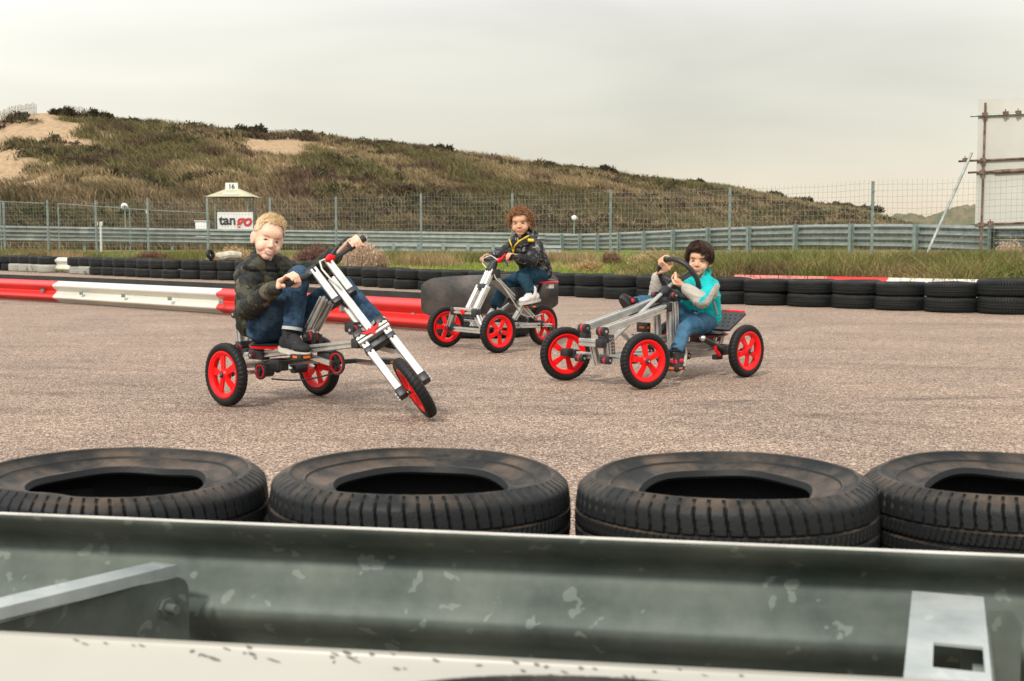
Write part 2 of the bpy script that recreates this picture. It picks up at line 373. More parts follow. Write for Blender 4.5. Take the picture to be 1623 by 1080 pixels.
# dark low scrub in drifts: twiggy clumps
def scrub(P,R,H,c,nb,w):
    """dense dome of short leafy twigs; P centres (n,3), R radius, H height per point"""
    n=len(P)*nb; a=rng.random(n)*2*PI; r=np.sqrt(rng.random(n)); Rr=np.repeat(R,nb); Hh=np.repeat(H,nb)
    hz=np.sqrt(np.clip(1-r*r,0,1))*(.55+.45*rng.random(n))*(.8+.4*rng.random(n))
    B=np.repeat(P,nb,0)+np.c_[np.cos(a)*r*Rr,np.sin(a)*r*Rr,hz*Hh]
    d=rng.normal(0,1,(n,3)); d[:,2]=np.abs(d[:,2])+.3; d/=np.linalg.norm(d,axis=1)[:,None]
    e=rng.normal(0,1,(n,3)); e-=d*(e*d).sum(1)[:,None]; e/=np.linalg.norm(e,axis=1)[:,None]
    ln=(w*(1.2+1.8*rng.random(n)))[:,None]; ww=w*.28
    v=np.stack([B-e*ww,B+e*ww,B+d*ln*.6+e*ww*1.5,B+d*ln,B+d*ln*.6-e*ww*1.5],1).reshape(-1,3)
    f=[(k,k+1,k+2,k+3,k+4) for k in (np.arange(n)*5).tolist()]
    cc=np.repeat(np.repeat(c,nb,0)*(.6+.8*rng.random((n,1))),5,0)
    return v,f,np.clip(cc,0,1)
n=5200
px=rng.uniform(-120,1500,n); t=rng.uniform(0.02,1.0,n)
X,D,z=dune_pts(px,t); c,s=dcol(X,D,z,px); k=fbm(X*.09+3,D*.09,3,81)+.13*np.clip((.45-t)*3,0,1)+.1*(t>.93)
keep=((s<.45)&(k>.545))|((s>.6)&(k>.66)); X,D,z=X[keep],D[keep],z[keep]; n=len(X)
c=np.where(rng.random((n,1))<.6,np.array([[.085,.062,.042]]),np.array([[.075,.080,.036]]))
v,f,cc=scrub(np.c_[X,D,z-.1],.35+1.0*rng.random(n)**1.5,.25+.5*rng.random(n),c,60,.12)
tag(link('dune_scrub',setmesh('dune_scrub',v,f,cc),M_GRASS),'dark brown heathery scrub in drifts over the dune','scrub',kind='stuff')
# individual bushes on the skyline
ridge_b=[(104,1.5,'dune shrub standing tall on the left hump by the sand'),(155,1.7,'broad dark shrub at the end of the paling fence on the crest'),(213,1.2,'low dark shrub on the crest right of the paling fence'),(242,1.0,'small round shrub poking above the crest'),
 (398,1.6,'dark wide shrub on the crest above the right sand patch'),(498,1.2,'shrub at the right end of the upper sand patch'),(612,1.0,'low shrub at the notch where the crest starts to drop'),(690,1.3,'spiky upright shrub on the falling crest'),
 (868,1.5,'dark flat shrub on the crest above the curly-haired boy'),(905,1.1,'shrub on the crest just right of the curly-haired boy'),(953,1.7,'rounded bushy shrub on the crest left of the tall fence post'),(1095,1.2,'shrub on the crest above the dark-haired boy'),
 (1222,1.5,'bushy shrub on the crest seen through the right mesh panel'),(1262,1.3,'shrub on the low crest between two fence posts'),(1330,1.6,'flat-topped shrub near the low right end of the crest'),(1366,1.8,'last tall shrub at the right end of the dune')]
for px0,sz,lab in ridge_b:
    sz*=.75
    X,D,z=dune_pts(np.array([float(px0)]),np.array([.985])); base=np.array([[X[0],D[0],z[0]-.15]])
    k=9; P=base+np.c_[rng.normal(0,sz*.55,k),rng.normal(0,.3,k),np.zeros(k)]
    v,f,cc=scrub(P,np.full(k,sz*.45),np.full(k,sz*.62)*(.6+.6*rng.random(k)),np.tile([[.07,.062,.034]],(k,1)),170,.16)
    rt=empty('dune_shrub',tuple(base[0])); tag(rt,lab,'shrub','shrubs on the dune crest')
    link('foliage',setmesh('foliage',v-base[0],f,cc),M_GRASS,rt)
# far hills right
def far_hill(name,prof,D,c,seed,lab=None):
    xs=np.linspace(prof[0][0],prof[-1][0],160); ys=np.interp(xs,[p[0] for p in prof],[p[1] for p in prof])
    rows=[];C=[]
    for k,t in enumerate(np.linspace(0,1,26)):
        Dk=D*(1+.35*t); z=CH+(380-ys)/2000*D*1.35*np.sin(t*PI/2)**.8; z=z+(fbm(xs*.05,t*9+xs*0,4,seed)-.5)*D*.018*np.sin(t*PI)
        if t==0: z=z*0-.5
        X=(xs-811.5)/2000*Dk; rows.append(np.c_[X,np.full_like(X,Dk),z])
        m=fbm(xs*.09,t*14+xs*0,4,seed+3)[:,None]; m=np.clip((m-.4)*5,0,1); C.append(np.array(c[0])*(1-m)+np.array(c[1])*m)
    nv=len(xs); fs=[(i*nv+j,i*nv+j+1,(i+1)*nv+j+1,(i+1)*nv+j) for i in range(25) for j in range(nv-1)]
    tag(link(name,setmesh(name,np.concatenate(rows),fs,np.concatenate(C),True),M_DUNE),kind='structure')
far_hill('hill',[(1290,378),(1340,368),(1400,352),(1418,341),(1440,341),(1462,346),(1480,343),(1500,333),(1525,329),(1560,333),(1640,338),(1800,345),(2100,372)],330,[(.12,.13,.075),(.20,.165,.10)],3)
far_hill('hill',[(1100,379),(1500,378),(1640,366),(2000,360),(2400,376)],230,[(.14,.13,.06),(.24,.19,.10)],8)
# ================================================================ MATERIALS FOR THINGS
def rubber(name,dust=.4,base=(.022,.023,.023),dscale=9):
    m,nt,b=newmat(name); N=nt.nodes; L=nt.links
    tc=N.new('ShaderNodeTexCoord'); n=N.new('ShaderNodeTexNoise'); n.inputs['Scale'].default_value=dscale; n.inputs['Detail'].default_value=6; n.inputs['Roughness'].default_value=.65
    L.new(tc.outputs['Object'],n.inputs['Vector'])
    ge=N.new('ShaderNodeNewGeometry'); sp=N.new('ShaderNodeSeparateXYZ'); L.new(ge.outputs['Normal'],sp.inputs[0])
    up=N.new('ShaderNodeMapRange'); up.inputs[1].default_value=.45; up.inputs[2].default_value=1; L.new(sp.outputs['Z'],up.inputs[0])
    nr=N.new('ShaderNodeMapRange'); nr.inputs[1].default_value=.42; nr.inputs[2].default_value=.68; L.new(n.outputs['Fac'],nr.inputs[0])
    mu=N.new('ShaderNodeMath'); mu.operation='MULTIPLY'; L.new(up.outputs[0],mu.inputs[0]); L.new(nr.outputs[0],mu.inputs[1])
    ms=N.new('ShaderNodeMath'); ms.operation='MULTIPLY'; ms.inputs[1].default_value=dust; L.new(mu.outputs[0],ms.inputs[0])
    mx=N.new('ShaderNodeMixRGB'); mx.inputs[1].default_value=(*base,1); mx.inputs[2].default_value=(.36,.245,.165,1); L.new(ms.outputs[0],mx.inputs[0])
    L.new(mx.outputs[0],b.inputs['Base Color']); b.inputs['Roughness'].default_value=.55; b.inputs['Specular IOR Level'].default_value=.28
    n2=N.new('ShaderNodeTexNoise'); n2.inputs['Scale'].default_value=150; L.new(tc.outputs['Object'],n2.inputs['Vector'])
    bp=N.new('ShaderNodeBump'); bp.inputs['Strength'].default_value=.25; bp.inputs['Distance'].default_value=.003; L.new(n2.outputs['Fac'],bp.inputs['Height']); L.new(bp.outputs['Normal'],b.inputs['Normal'])
    return m
M_OLD=rubber('weathered_rubber',.34,(.011,.013,.013)); M_FAR=rubber('dull_rubber',.12,(.010,.012,.012)); M_TYRE=rubber('tyre_rubber',.08,(.010,.010,.010))
def galv(name,c1,c2,patch,rough=.5,metal=.55,pscale=30,contrast=.28):
    m,nt,b=newmat(name); N=nt.nodes; L=nt.links; tc=N.new('ShaderNodeTexCoord')
    n=N.new('ShaderNodeTexNoise'); n.inputs['Scale'].default_value=4; n.inputs['Detail'].default_value=9; n.inputs['Roughness'].default_value=.65; L.new(tc.outputs['Object'],n.inputs['Vector'])
    r=N.new('ShaderNodeValToRGB'); r.color_ramp.elements[0].position=.32; r.color_ramp.elements[1].position=.68
    r.color_ramp.elements[0].color=(*c1,1); r.color_ramp.elements[1].color=(*c2,1); L.new(n.outputs['Fac'],r.inputs[0])
    vo=N.new('ShaderNodeTexVoronoi'); vo.inputs['Scale'].default_value=pscale; vo.inputs['Randomness'].default_value=1
    n3=N.new('ShaderNodeTexNoise'); n3.inputs['Scale'].default_value=22; n3.inputs['Detail'].default_value=3; L.new(tc.outputs['Object'],n3.inputs['Vector'])
    ad=N.new('ShaderNodeMixRGB'); ad.blend_type='LINEAR_LIGHT'; ad.inputs[0].default_value=.05; L.new(tc.outputs['Object'],ad.inputs[1]); L.new(n3.outputs['Color'],ad.inputs[2]); L.new(ad.outputs[0],vo.inputs['Vector'])
    lt=N.new('ShaderNodeMapRange'); lt.inputs[1].default_value=.38; lt.inputs[2].default_value=.32; L.new(vo.outputs['Distance'],lt.inputs[0])
    sc=N.new('ShaderNodeSeparateColor'); L.new(vo.outputs['Color'],sc.inputs[0])
    gt=N.new('ShaderNodeMath'); gt.operation='GREATER_THAN'; gt.inputs[1].default_value=.80; L.new(sc.outputs[0],gt.inputs[0])
    mm=N.new('ShaderNodeMath'); mm.operation='MULTIPLY'; L.new(lt.outputs[0],mm.inputs[0]); L.new(gt.outputs[0],mm.inputs[1])
    m4=N.new('ShaderNodeMath'); m4.operation='MULTIPLY'; m4.inputs[1].default_value=contrast; L.new(mm.outputs[0],m4.inputs[0])
    mx=N.new('ShaderNodeMixRGB'); mx.inputs[2].default_value=(*patch,1); L.new(m4.outputs[0],mx.inputs[0]); L.new(r.outputs[0],mx.inputs[1])
    L.new(mx.outputs[0],b.inputs['Base Color']); b.inputs['Roughness'].default_value=rough; b.inputs['Metallic'].default_value=metal
    bp=N.new('ShaderNodeBump'); bp.inputs['Strength'].default_value=.12; bp.inputs['Distance'].default_value=.004; L.new(n.outputs['Fac'],bp.inputs['Height']); L.new(bp.outputs['Normal'],b.inputs['Normal'])
    return m
M_GALV=galv('galvanised_steel',(.052,.072,.062),(.165,.190,.162),(.33,.38,.33),.6,.25)
M_GALVB=galv('bright_zinc',(.30,.34,.34),(.62,.65,.62),(.70,.73,.70),.42,.4)
M_ARM=galv('weathered_zinc',(.19,.22,.205),(.35,.38,.355),(.5,.54,.5),.42,.6,2.0,.5)
M_POST=mat('dull_zinc',(.23,.29,.265),.55,.35,.2,9)
def painted(name,c,chip=(.12,.12,.11),amt=.62,st=(3,3,26)):
    m,nt,b=newmat(name); N=nt.nodes; L=nt.links; tc=N.new('ShaderNodeTexCoord')
    mp=N.new('ShaderNodeMapping'); mp.inputs['Scale'].default_value=st; L.new(tc.outputs['Object'],mp.inputs['Vector'])
    n=N.new('ShaderNodeTexNoise'); n.inputs['Scale'].default_value=2.0; n.inputs['Detail'].default_value=9; n.inputs['Roughness'].default_value=.72; L.new(mp.outputs[0],n.inputs['Vector'])
    r=N.new('ShaderNodeMapRange'); r.inputs[1].default_value=amt; r.inputs[2].default_value=amt+.035; L.new(n.outputs['Fac'],r.inputs[0])
    n2=N.new('ShaderNodeTexNoise'); n2.inputs['Scale'].default_value=2.5; n2.inputs['Detail'].default_value=6; L.new(tc.outputs['Object'],n2.inputs['Vector'])
    d=N.new('ShaderNodeMixRGB'); d.inputs[1].default_value=(*[x*.78 for x in c],1); d.inputs[2].default_value=(*[min(1,x*1.1) for x in c],1); L.new(n2.outputs['Fac'],d.inputs[0])
    mx=N.new('ShaderNodeMixRGB'); mx.inputs[2].default_value=(*chip,1); L.new(r.outputs[0],mx.inputs[0]); L.new(d.outputs[0],mx.inputs[1])
    L.new(mx.outputs[0],b.inputs['Base Color']); b.inputs['Roughness'].default_value=.35
    return m
M_RED=painted('red_paint',(.72,.025,.02),(.35,.05,.04),.70); M_WHITE=painted('white_paint',(.66,.65,.57),(.13,.13,.115),.655,(1.5,1.5,9))
M_WHITEN=painted('thick_white_paint',(.44,.43,.38),(.10,.10,.09),.72,(9,9,6))
# ================================================================ TYRES
def tyre_mesh(name,R=.30,W=.165,rb=.168,pitches=72,sub=10,sag=.012,seed=0,hi=True):
    N_=pitches*sub if hi else 40
    h=W/2; T=R-rb
    def side(s):
        return [(rb,s*h*.58),(rb+.005,s*h*.71),(rb+.011,s*h*.715),(rb+.017,s*h*.68),(rb+T*.20,s*h*.68),(rb+T*.30,s*h*.71),(rb+T*.44,s*h*.79),(rb+T*.46,s*h*.84),(rb+T*.49,s*h*.84),(rb+T*.51,s*h*.82),(rb+T*.60,s*h*.88),(rb+T*.66,s*h*.93),(rb+T*.68,s*h*.985),(rb+T*.71,s*h),(rb+T*.74,s*h*.985),(rb+T*.80,s*h*.93),(rb+T*.87,s*h*.88),(rb+T*.94,s*h*.78)]
    tread=[]
    zs=[.72,.66,.60,.54,.48,.42,.38,.345,.325,.30,.24,.18,.12,.06,.025,0]
    if not hi: zs=[.7,.5,.38,.36,.32,.3,.1,0]
    for z in zs: tread.append((R-.012*z**2,h*z))
    prof=side(1)+tread+[(r,-z) for r,z in tread[-2::-1]]+side(-1)[::-1]
    inner=[(rb+.004,-h*.52),(rb+T*.35,-h*.58),(rb+T*.75,-h*.60),(R-.014,0),(rb+T*.75,h*.60),(rb+T*.35,h*.58),(rb+.004,h*.52)]
    pr=np.array(prof+inner); m=len(pr); npf=len(prof)
    th=np.arange(N_)/N_*2*PI; r=np.tile(pr[:,0],(N_,1)); z=np.tile(pr[:,1],(N_,1)); k=np.arange(N_)[:,None]
    za=np.abs(pr[:,1])/h; tr=(np.arange(m)<npf)&(pr[:,0]>rb+T*.78)
    d=np.zeros((N_,m))
    groove=tr&(za>.31)&(za<.35)|(tr&(za<.03)); d[:,groove]+=.007
    if hi:
        ph=(k%sub)/sub
        sh=tr&(za>=.36); slant=(pr[:,1]/h)[None,:]*.55
        q=(ph+slant)%1; d+=np.where(sh[None,:]&(q<.14),.0065,0)
        q2=(ph*2-slant*2.5+.3)%1; d+=np.where((tr&(za<.31)&(za>=.03))[None,:]&(q2<.2),.004,0)
        side_=(np.arange(m)<npf)&(pr[:,0]>rb+T*.5)&(pr[:,0]<=rb+T*.9); q3=(ph+.5)%1
        d+=np.where(side_[None,:]&(q3<.1)&(pr[:,0]>rb+T*.7)[None,:],.002,0)
    r=r-d
    rg=np.random.default_rng(seed); a=rg.random(6)*6.28
    wz=sag*(.5*np.sin(2*th+a[0])+.35*np.sin(3*th+a[1])+.2*np.sin(5*th+a[2]))
    wb=np.clip((R-pr[:,0])/T,0,1)
    z=z+wz[:,None]*(.35+.9*wb[None,:]**1.5)*np.sign(pr[:,1])[None,:]*(pr[:,1]>0)[None,:]
    r=r+.012*np.sin(2*th+a[3])[:,None]*1.0*sag/.012*.5
    v=np.stack([r*np.cos(th)[:,None],r*np.sin(th)[:,None],z],2).reshape(-1,3)
    fs=[]
    for i in range(N_):
        j=(i+1)%N_
        for q in range(m):
            p=(q+1)%m; fs.append((i*m+q,j*m+q,j*m+p,i*m+p))
    me=bpy.data.meshes.new(name); me.from_pydata(v.tolist(),[],fs)
    me.polygons.foreach_set('use_smooth',[True]*len(me.polygons)); me.update()
    try: me.set_sharp_from_angle(angle=math.radians(38))
    except Exception: pass
    return me
def place_tyre(me,m,loc,rot=0,label='',group=None,tilt=(0,0),sc=(1,1,1)):
    o=link('tyre',me,m); o.location=loc; o.rotation_euler=(tilt[0],tilt[1],rot); o.scale=sc
    return tag(o,label,'tyre',group)
TB=[tyre_mesh('tyre',W=.184,seed=i,sag=.007+.0015*i,pitches=[70,76,66][i]) for i in range(3)]
fg=[(-300,2.50,0,'sliver of a tyre at the left edge of the photo'),(184,2.50,1,'leftmost of the three whole worn tyres behind the guardrail'),(667,2.50,0,'middle worn tyre with the widest open top and wavy bead'),(1149,2.455,2,'worn tyre with red-brown dust right of the middle foreground tyre'),(1614,2.46,1,'large worn tyre cut off by the right edge beside the bracket')]
for i,(px,Yd,k,lab) in enumerate(fg):
    X=(px-811.5)/2000*Yd*1.012
    place_tyre(TB[k],M_OLD,(X,Yd,.2790),i*1.3+.4,lab,'worn car tyres laid behind the foreground guardrail',(.015*(i%2),-.01*(i%3)))
    place_tyre(TB[(k+1)%3],M_OLD,(X+.004,Yd+.004,.094),i*2.1,'lower tyre under the '+['edge','leftmost','middle','dusty right-hand','cut-off right-edge'][i]+' foreground tyre','lower tyres of the foreground stacks')
o=place_tyre(TB[2],M_OLD,(PY(868,1080,.9).x,.935,.320),.3,'black tyre top peeking over the bottom edge before the white rail')
for zz in(.083,.2485-.0): pass
place_tyre(TB[0],M_OLD,(PY(868,1080,.9).x,.935,.135),1.0,'tyre under the one peeking over the bottom edge'); 
# far tyre wall, two high
path=[]
for px in np.linspace(-260,1830,900):
    Yp=float(tyreY(px)); path.append(((px-811.5)/2000*Yp,Yp+.28,px))
TF=tyre_mesh('tyre',hi=False,seed=4,sag=.006); TFh=tyre_mesh('tyre',seed=5,sag=.01,pitches=64,sub=6)
M_TWHITE=painted('white_daubed_rubber',(.36,.36,.31),(.025,.027,.027),.60,(.5,.5,.5))
s=0.0;last=path[0];need=.0;cnt=0; words=['first','second','third','fourth','fifth','sixth','seventh','eighth','ninth','tenth','eleventh','twelfth','thirteenth','fourteenth','fifteenth','sixteenth','seventeenth','eighteenth','nineteenth','twentieth']
marks=[(7,'left edge of the photo'),(130,'white rail gap'),(350,'blond boy'),(560,'handlebar of the blond boy'),(690,'black rubber bumper'),(905,'curly-haired boy'),(1000,'steering wheel'),(1155,'dark-haired boy'),(1400,'red and white rail joint'),(1580,'right edge of the photo')]
stacks=[]
for q in path[1:]:
    s+=math.hypot(q[0]-last[0],q[1]-last[1]); last=q
    if s>=need:
        stacks.append(q); need=s+(.585 if q[2]<1500 else .6)
def ordn(i): return words[i] if i<20 else ('twenty-' if i<29 else 'thirty-')+words[(i-20)%10]
vis=[q for q in stacks if -30<proj((q[0],q[1],.2))[0]<1660]
for idx,(X,Y,px) in enumerate(vis):
    if 86<px<118: continue
    Wt=.205 if px<480 else .168
    if px>1545: Wt=.195
    rj=random.random; zj=0
    for lev in (0,1):
        wv=Wt*(1+.06*(rj()-.5))
        me=TFh if px>560 else TF
        big=1.02 if px<1545 else 1.12
        lab=f"{'upper' if lev else 'lower'} tyre of the {ordn(idx)} stack from the left in the far tyre wall" if idx<len(vis)/2 else f"{'upper' if lev else 'lower'} tyre of the {ordn(len(vis)-1-idx)} stack from the right in the far tyre wall"
        white=(lev==0 and (20<px<86 or 118<px<146))
        o=place_tyre(me,M_FAR,(X+.03*(rj()-.5),Y+.05*(rj()-.5),zj+wv/2),rj()*6,lab,'black tyres of the far two-high tyre wall',(.03*(rj()-.5),.03*(rj()-.5)),(big*(.97+.05*rj()),big*(.97+.05*rj()),wv/.165))
        if white:
            o.material_slots[0].link='OBJECT'; o.material_slots[0].material=M_TWHITE; o['label']='white-daubed '+lab
        zj+=wv
# ================================================================ GUARDRAILS
def wprof(h=.31,d=.08,t=.003,sub=4):
    c=[(.0,0),(.002,-.006),(.016,-.019),(.043,-.034),(.066,-.047),(.078,-.060),(.080,-.073),(.074,-.090),(.058,-.110),(.038,-.130),(.026,-.145),(.023,-.155)]
    c=c+[(a,-.31-b) for a,b in c[-2::-1]]
    c=[(a*d/.08,b*h/.31) for a,b in c]
    P=[]
    for i in range(len(c)-1):
        p0=c[max(i-1,0)];p1=c[i];p2=c[i+1];p3=c[min(i+2,len(c)-1)]
        for k in range(sub):
            t_=k/sub
            f=lambda a,b,c_,d_:.5*((2*b)+(-a+c_)*t_+(2*a-5*b+4*c_-d_)*t_*t_+(-a+3*b-3*c_+d_)*t_**3)
            P.append((f(p0[0],p1[0],p2[0],p3[0]),f(p0[1],p1[1],p2[1],p3[1])))
    P.append(c[-1]); back=[]
    for i in range(len(P)):
        a=P[max(i-1,0)];b=P[min(i+1,len(P)-1)]; tx,tz=b[0]-a[0],b[1]-a[1]; L_=math.hypot(tx,tz) or 1
        back.append((P[i][0]-(-tz/L_)*t,P[i][1]-(tx/L_)*t))
    return P+back[::-1]
def wbeam(mb,pts,zt,side,h=.31,d=.08,t=.003,sub=4,zs=None):
    """pts ground polyline; humps face `side` (+1 = right of travel direction)"""
    P=wprof(h,d,t,sub); n=len(P); vs=[]; m=len(pts)
    for i,p in enumerate(pts):
        a=pts[max(i-1,0)];b=pts[min(i+1,m-1)]; tx,ty=b[0]-a[0],b[1]-a[1]; L_=math.hypot(tx,ty); nx,ny=ty/L_*side,-tx/L_*side
        z0=zs[i] if zs else zt
        for a_,b_ in P: vs.append((p[0]+nx*a_,p[1]+ny*a_,z0+b_))
    fs=[(i*n+k,i*n+(k+1)%n,(i+1)*n+(k+1)%n,(i+1)*n+k) for i in range(m-1) for k in range(n)]
    fs+=[tuple(range(n)),tuple((m-1)*n+k for k in range(n-1,-1,-1))]
    mb.add(vs,fs)
def lerp2(a,b,t): return (a[0]+(b[0]-a[0])*t,a[1]+(b[1]-a[1])*t)
def onplane(px,py,z):
    g=G(px,py,z); return (g.x,g.y)
# foreground galvanised rail (seen from behind)
A=onplane(0,815,.37); B=onplane(1623,883,.37); a2=lerp2(A,B,-.8); b2=lerp2(A,B,1.6)
gr=empty('guardrail',(A[0],A[1],0)); tag(gr,'grey galvanised guardrail seen from behind in front of the foreground tyres','guardrail')
mb=MB(); wbeam(mb,[a2,lerp2(A,B,.2),b2],.37,-1,sub=8); mb.build('rail_beam',M_GALV,gr,ang=60)
mb=MB(); mb.beam((a2[0],a2[1]-.0005,.3715),(b2[0],b2[1]-.0005,.3715),.0062,.0028); mb.build('rail_edge_highlight',mat('skylit_edge',(.78,.76,.70),.4,.2),gr)  # added strip on the top lip, sky highlight painted as a paler colour
DR=(V((B[0]-A[0],B[1]-A[1],0))).normalized(); NR=V((DR.y,-DR.x,0))  # toward the camera
# left spacer bracket
br=MB(); a=PY(262,893,2.00); b_=PY(-70,972,1.62); d=(b_-a).normalized(); sdv=d.cross(V((0,0,1))).normalized(); upv=sdv.cross(d).normalized()
if upv.z<0: upv=-upv
prof=[(-.026,-.016),(-.024,0),(.024,0),(.026,-.016),(.0235,-.016),(.0215,-.003),(-.0215,-.003),(-.0235,-.016)]
br.sweep(prof,a,b_,V((0,0,1)))
br.build('spacer_strap',M_GALVB,gr)
pl=MB(); pa=PY(298,1012,1.99); pts_=[]
X_=(PY(298,960,1.985)-PY(0,985,1.72)).normalized()
O_=PY(262,962,1.95); zz=V((0,0,1)); 
poly=[(-.42,-.16),(.045,-.16),(.045,.022),(.038,.035),(.026,.042),(-.06,.045),(-.42,.046)]
pl.prism(poly,O_,V((X_.x,X_.y,0)),zz,.004)
pl.build('spacer_plate',M_GALV,gr)
bo=MB(); nrm=V((X_.y,-X_.x,0)).normalized(); 
if nrm.y>0: nrm=-nrm
bo.tube([O_,O_+nrm*.009],.0155,6); bo.tube([O_,O_+nrm*.028],.0075,14); bo.tube([O_,O_+nrm*.003],.019,20); bo.build('bolt',M_GALV,gr)
# right spacer bracket: slotted strap running toward the camera
rb=MB(); zt=.318; c0=onplane(1502,938,zt); c1=onplane(1502,1120,zt); 
Dv=V((c1[0]-c0[0],c1[1]-c0[1],0)); Ln=Dv.length; Dv.normalize(); Sv=V((-Dv.y,Dv.x,0)); 
if Sv.x<0: Sv=-Sv
hw=.049
def P_(l,s,z=0): return V((c0[0],c0[1],zt))+Dv*l+Sv*s+V((0,0,z))
def slab(l0,l1,s0,s1,z=0,t=.004): 
    rb.add([P_(l0,s0,z-t),P_(l1,s0,z-t),P_(l1,s1,z-t),P_(l0,s1,z-t),P_(l0,s0,z),P_(l1,s0,z),P_(l1,s1,z),P_(l0,s1,z)],[(0,3,2,1),(4,5,6,7),(0,1,5,4),(1,2,6,5),(2,3,7,6),(3,0,4,7)])
g0=onplane(1502,1020,zt); l0=(V((g0[0],g0[1],0))-V((c0[0],c0[1],0))).length; g1=onplane(1502,1060,zt); l1=(V((g1[0],g1[1],0))-V((c0[0],c0[1],0))).length
slab(.012,l0,-hw,hw); slab(l1,Ln,-hw,hw); slab(l0,l1,-hw,-.017); slab(l0,l1,.042,hw)
arc=[P_(.012-.034*math.sin(t*PI/2),s*(1-.30*t*t),-.036*(1-math.cos(t*PI/2))) for t in (0,.35,.7,1) for s in (-hw,hw)]
rb.add(arc+[p+V((0,0,-.004)) for p in arc],[(0,1,3,2),(2,3,5,4),(4,5,7,6),(8,10,11,9),(10,12,13,11),(12,14,15,13)])
rb.build('spacer_strap',M_GALVB,gr)
rf=MB(); rf.add([P_(.0,hw+.001,-.006),P_(Ln,hw+.001,-.006),P_(Ln,hw+.001,-.11),P_(0,hw+.001,-.11),P_(.0,hw+.004,-.006),P_(Ln,hw+.004,-.006),P_(Ln,hw+.004,-.11),P_(0,hw+.004,-.11)],[(0,1,2,3),(4,7,6,5),(0,4,5,1),(2,6,7,3),(1,5,6,2),(0,3,7,4)])
pc=P_(.0,hw+.02,-.05); rf.prism([(-.05,-.09),(.032,-.09),(.032,.01),(.02,.03),(-.05,.03)],pc+NR*.006,DR,V((0,0,1)),.004)
rf.tube([P_(l0+.02,.03,-.03),P_(l0+.02,.048,-.03)],.013,6)
rf.build('spacer_plate',M_GALV,gr)
# white painted rail on the camera side
A2=onplane(0,1001,.37); B2=onplane(1500,1079,.37)
wr=empty('guardrail',(A2[0],A2[1],0)); tag(wr,'white painted guardrail with black scuffs along the bottom edge of the photo','guardrail')
mb=MB(); wbeam(mb,[lerp2(A2,B2,-.7),lerp2(A2,B2,.3),lerp2(A2,B2,1.4)],.37,1,sub=8); mb.build('rail_beam',M_WHITEN,wr,ang=60)
mb=MB()
from mathutils.bvhtree import BVHTree
wro=[c for c in bpy.data.objects if c.parent==wr][0]; wbv=BVHTree.FromPolygons([v.co+wloc(wro) for v in wro.data.vertices],[tuple(p.vertices) for p in wro.data.polygons])
for k in range(48):
    u=random.random(); px=70+1250*(u if k%3 else .15+.6*u); yy=1001+78*px/1500+random.choice([8,12,17,24])+random.uniform(-4,4); hit=wbv.ray_cast(_C,ray(px,yy))
    if hit[0] is None: continue
    n_=hit[1] if hit[1].z>0 else -hit[1]; d_=DR.cross(n_).normalized(); L1=random.uniform(.0015,.006)*(1.8 if k%6==0 else 1); L2=random.uniform(.0008,.0020); sk_=random.uniform(-1.2,.3)
    P_0=[(-L1,-L2*.4),(-L1*.3,-L2),(L1*.8,-L2*.6),(L1,L2*.3),(L1*.2,L2),(-L1*.6,L2*.5)]
    mb.add([hit[0]+n_*.0006+DR*(a_+sk_*b_)+d_*(b_+a_*.25) for a_,b_ in P_0],[tuple(range(6))])
o=mb.build('scuff_marks',mat('scuff_grey',(.13,.125,.11),.7),wr,smooth=False); o['kind']='stuff'
mb=MB()
for t in(-.35,1.25):
    p=lerp2(A,B,t); q=lerp2(A2,B2,t); c=lerp2(p,q,.5); mb=MB(); mb.box((c[0],c[1],.15),(.1,.1,.34)); mb.build('post',M_GALV,gr)
# mid barrier: red, white, red panels with a rubber belt behind
def gp(px,py,z=0): g=G(px,py,z); return (g.x,g.y)
K=[gp(-260,458,.01),gp(0,473,.01),gp(93,479,.01),gp(359,497.5,.01),gp(690,524,.01)]
br=empty('guardrail',(K[3][0],K[3][1],0)); tag(br,'low red and white striped guardrail behind the blond boy','guardrail')
def cutpanel(k0,k1,m,lab,off=0,scal=False):
    mb=MB(); d=V((k1[0]-k0[0],k1[1]-k0[1],0)).normalized(); n=V((d.y,-d.x,0))*off
    a=(k0[0]+n.x,k0[1]+n.y); b=(k1[0]+n.x,k1[1]+n.y)
    seg=[lerp2(a,b,t) for t in np.linspace(0,1,7)]
    wbeam(mb,seg,.29,1,h=.275,d=.085,sub=4)
    o=mb.build('rail_panel',m,br,ang=60); o['label']=lab; return o
cutpanel(K[0],K[2],M_RED,'red rail panel at the left edge of the photo',.004)
cutpanel(lerp2(K[2],K[3],-.05),K[3],M_WHITE,'white rail panel with chipped paint',0)
cutpanel(lerp2(K[3],K[4],-.03),K[4],M_RED,'red rail panel behind the trike',.004)
mb=MB()
for t in np.linspace(.03,.97,9):
    p=lerp2(K[1],K[4],t); d=V((K[4][0]-K[1][0],K[4][1]-K[1][1],0)).normalized(); n=V((d.y,-d.x,0)); R=Matrix([d,n,V((0,0,1))]).transposed()
    mb=MB(); mb.box((p[0]+n.x*.012,p[1]+n.y*.012,.154),(.075,.012,.045),R); mb.tube([(p[0]+n.x*.012,p[1]+n.y*.012,.154),(p[0]+n.x*.026,p[1]+n.y*.026,.154)],.012,8); mb.build('bolt_plate',M_POST,br)
mb=MB(); bk=[]
for i in range(4):
    for t in (0,.25,.5,.75): p=lerp2(K[i],K[i+1],t); bk.append((p[0]+.12,p[1]+.16))
bk.append((K[4][0]+.12,K[4][1]+.16))
for i in range(len(bk)-1):
    mb.beam((bk[i][0],bk[i][1],.19),(bk[i+1][0],bk[i+1][1],.19),.03,.29)
M_BELT=mat('belt_rubber',(.028,.03,.028),.6,0,.25,6,.3,40)
mb.build('rubber_belt',M_BELT,br)
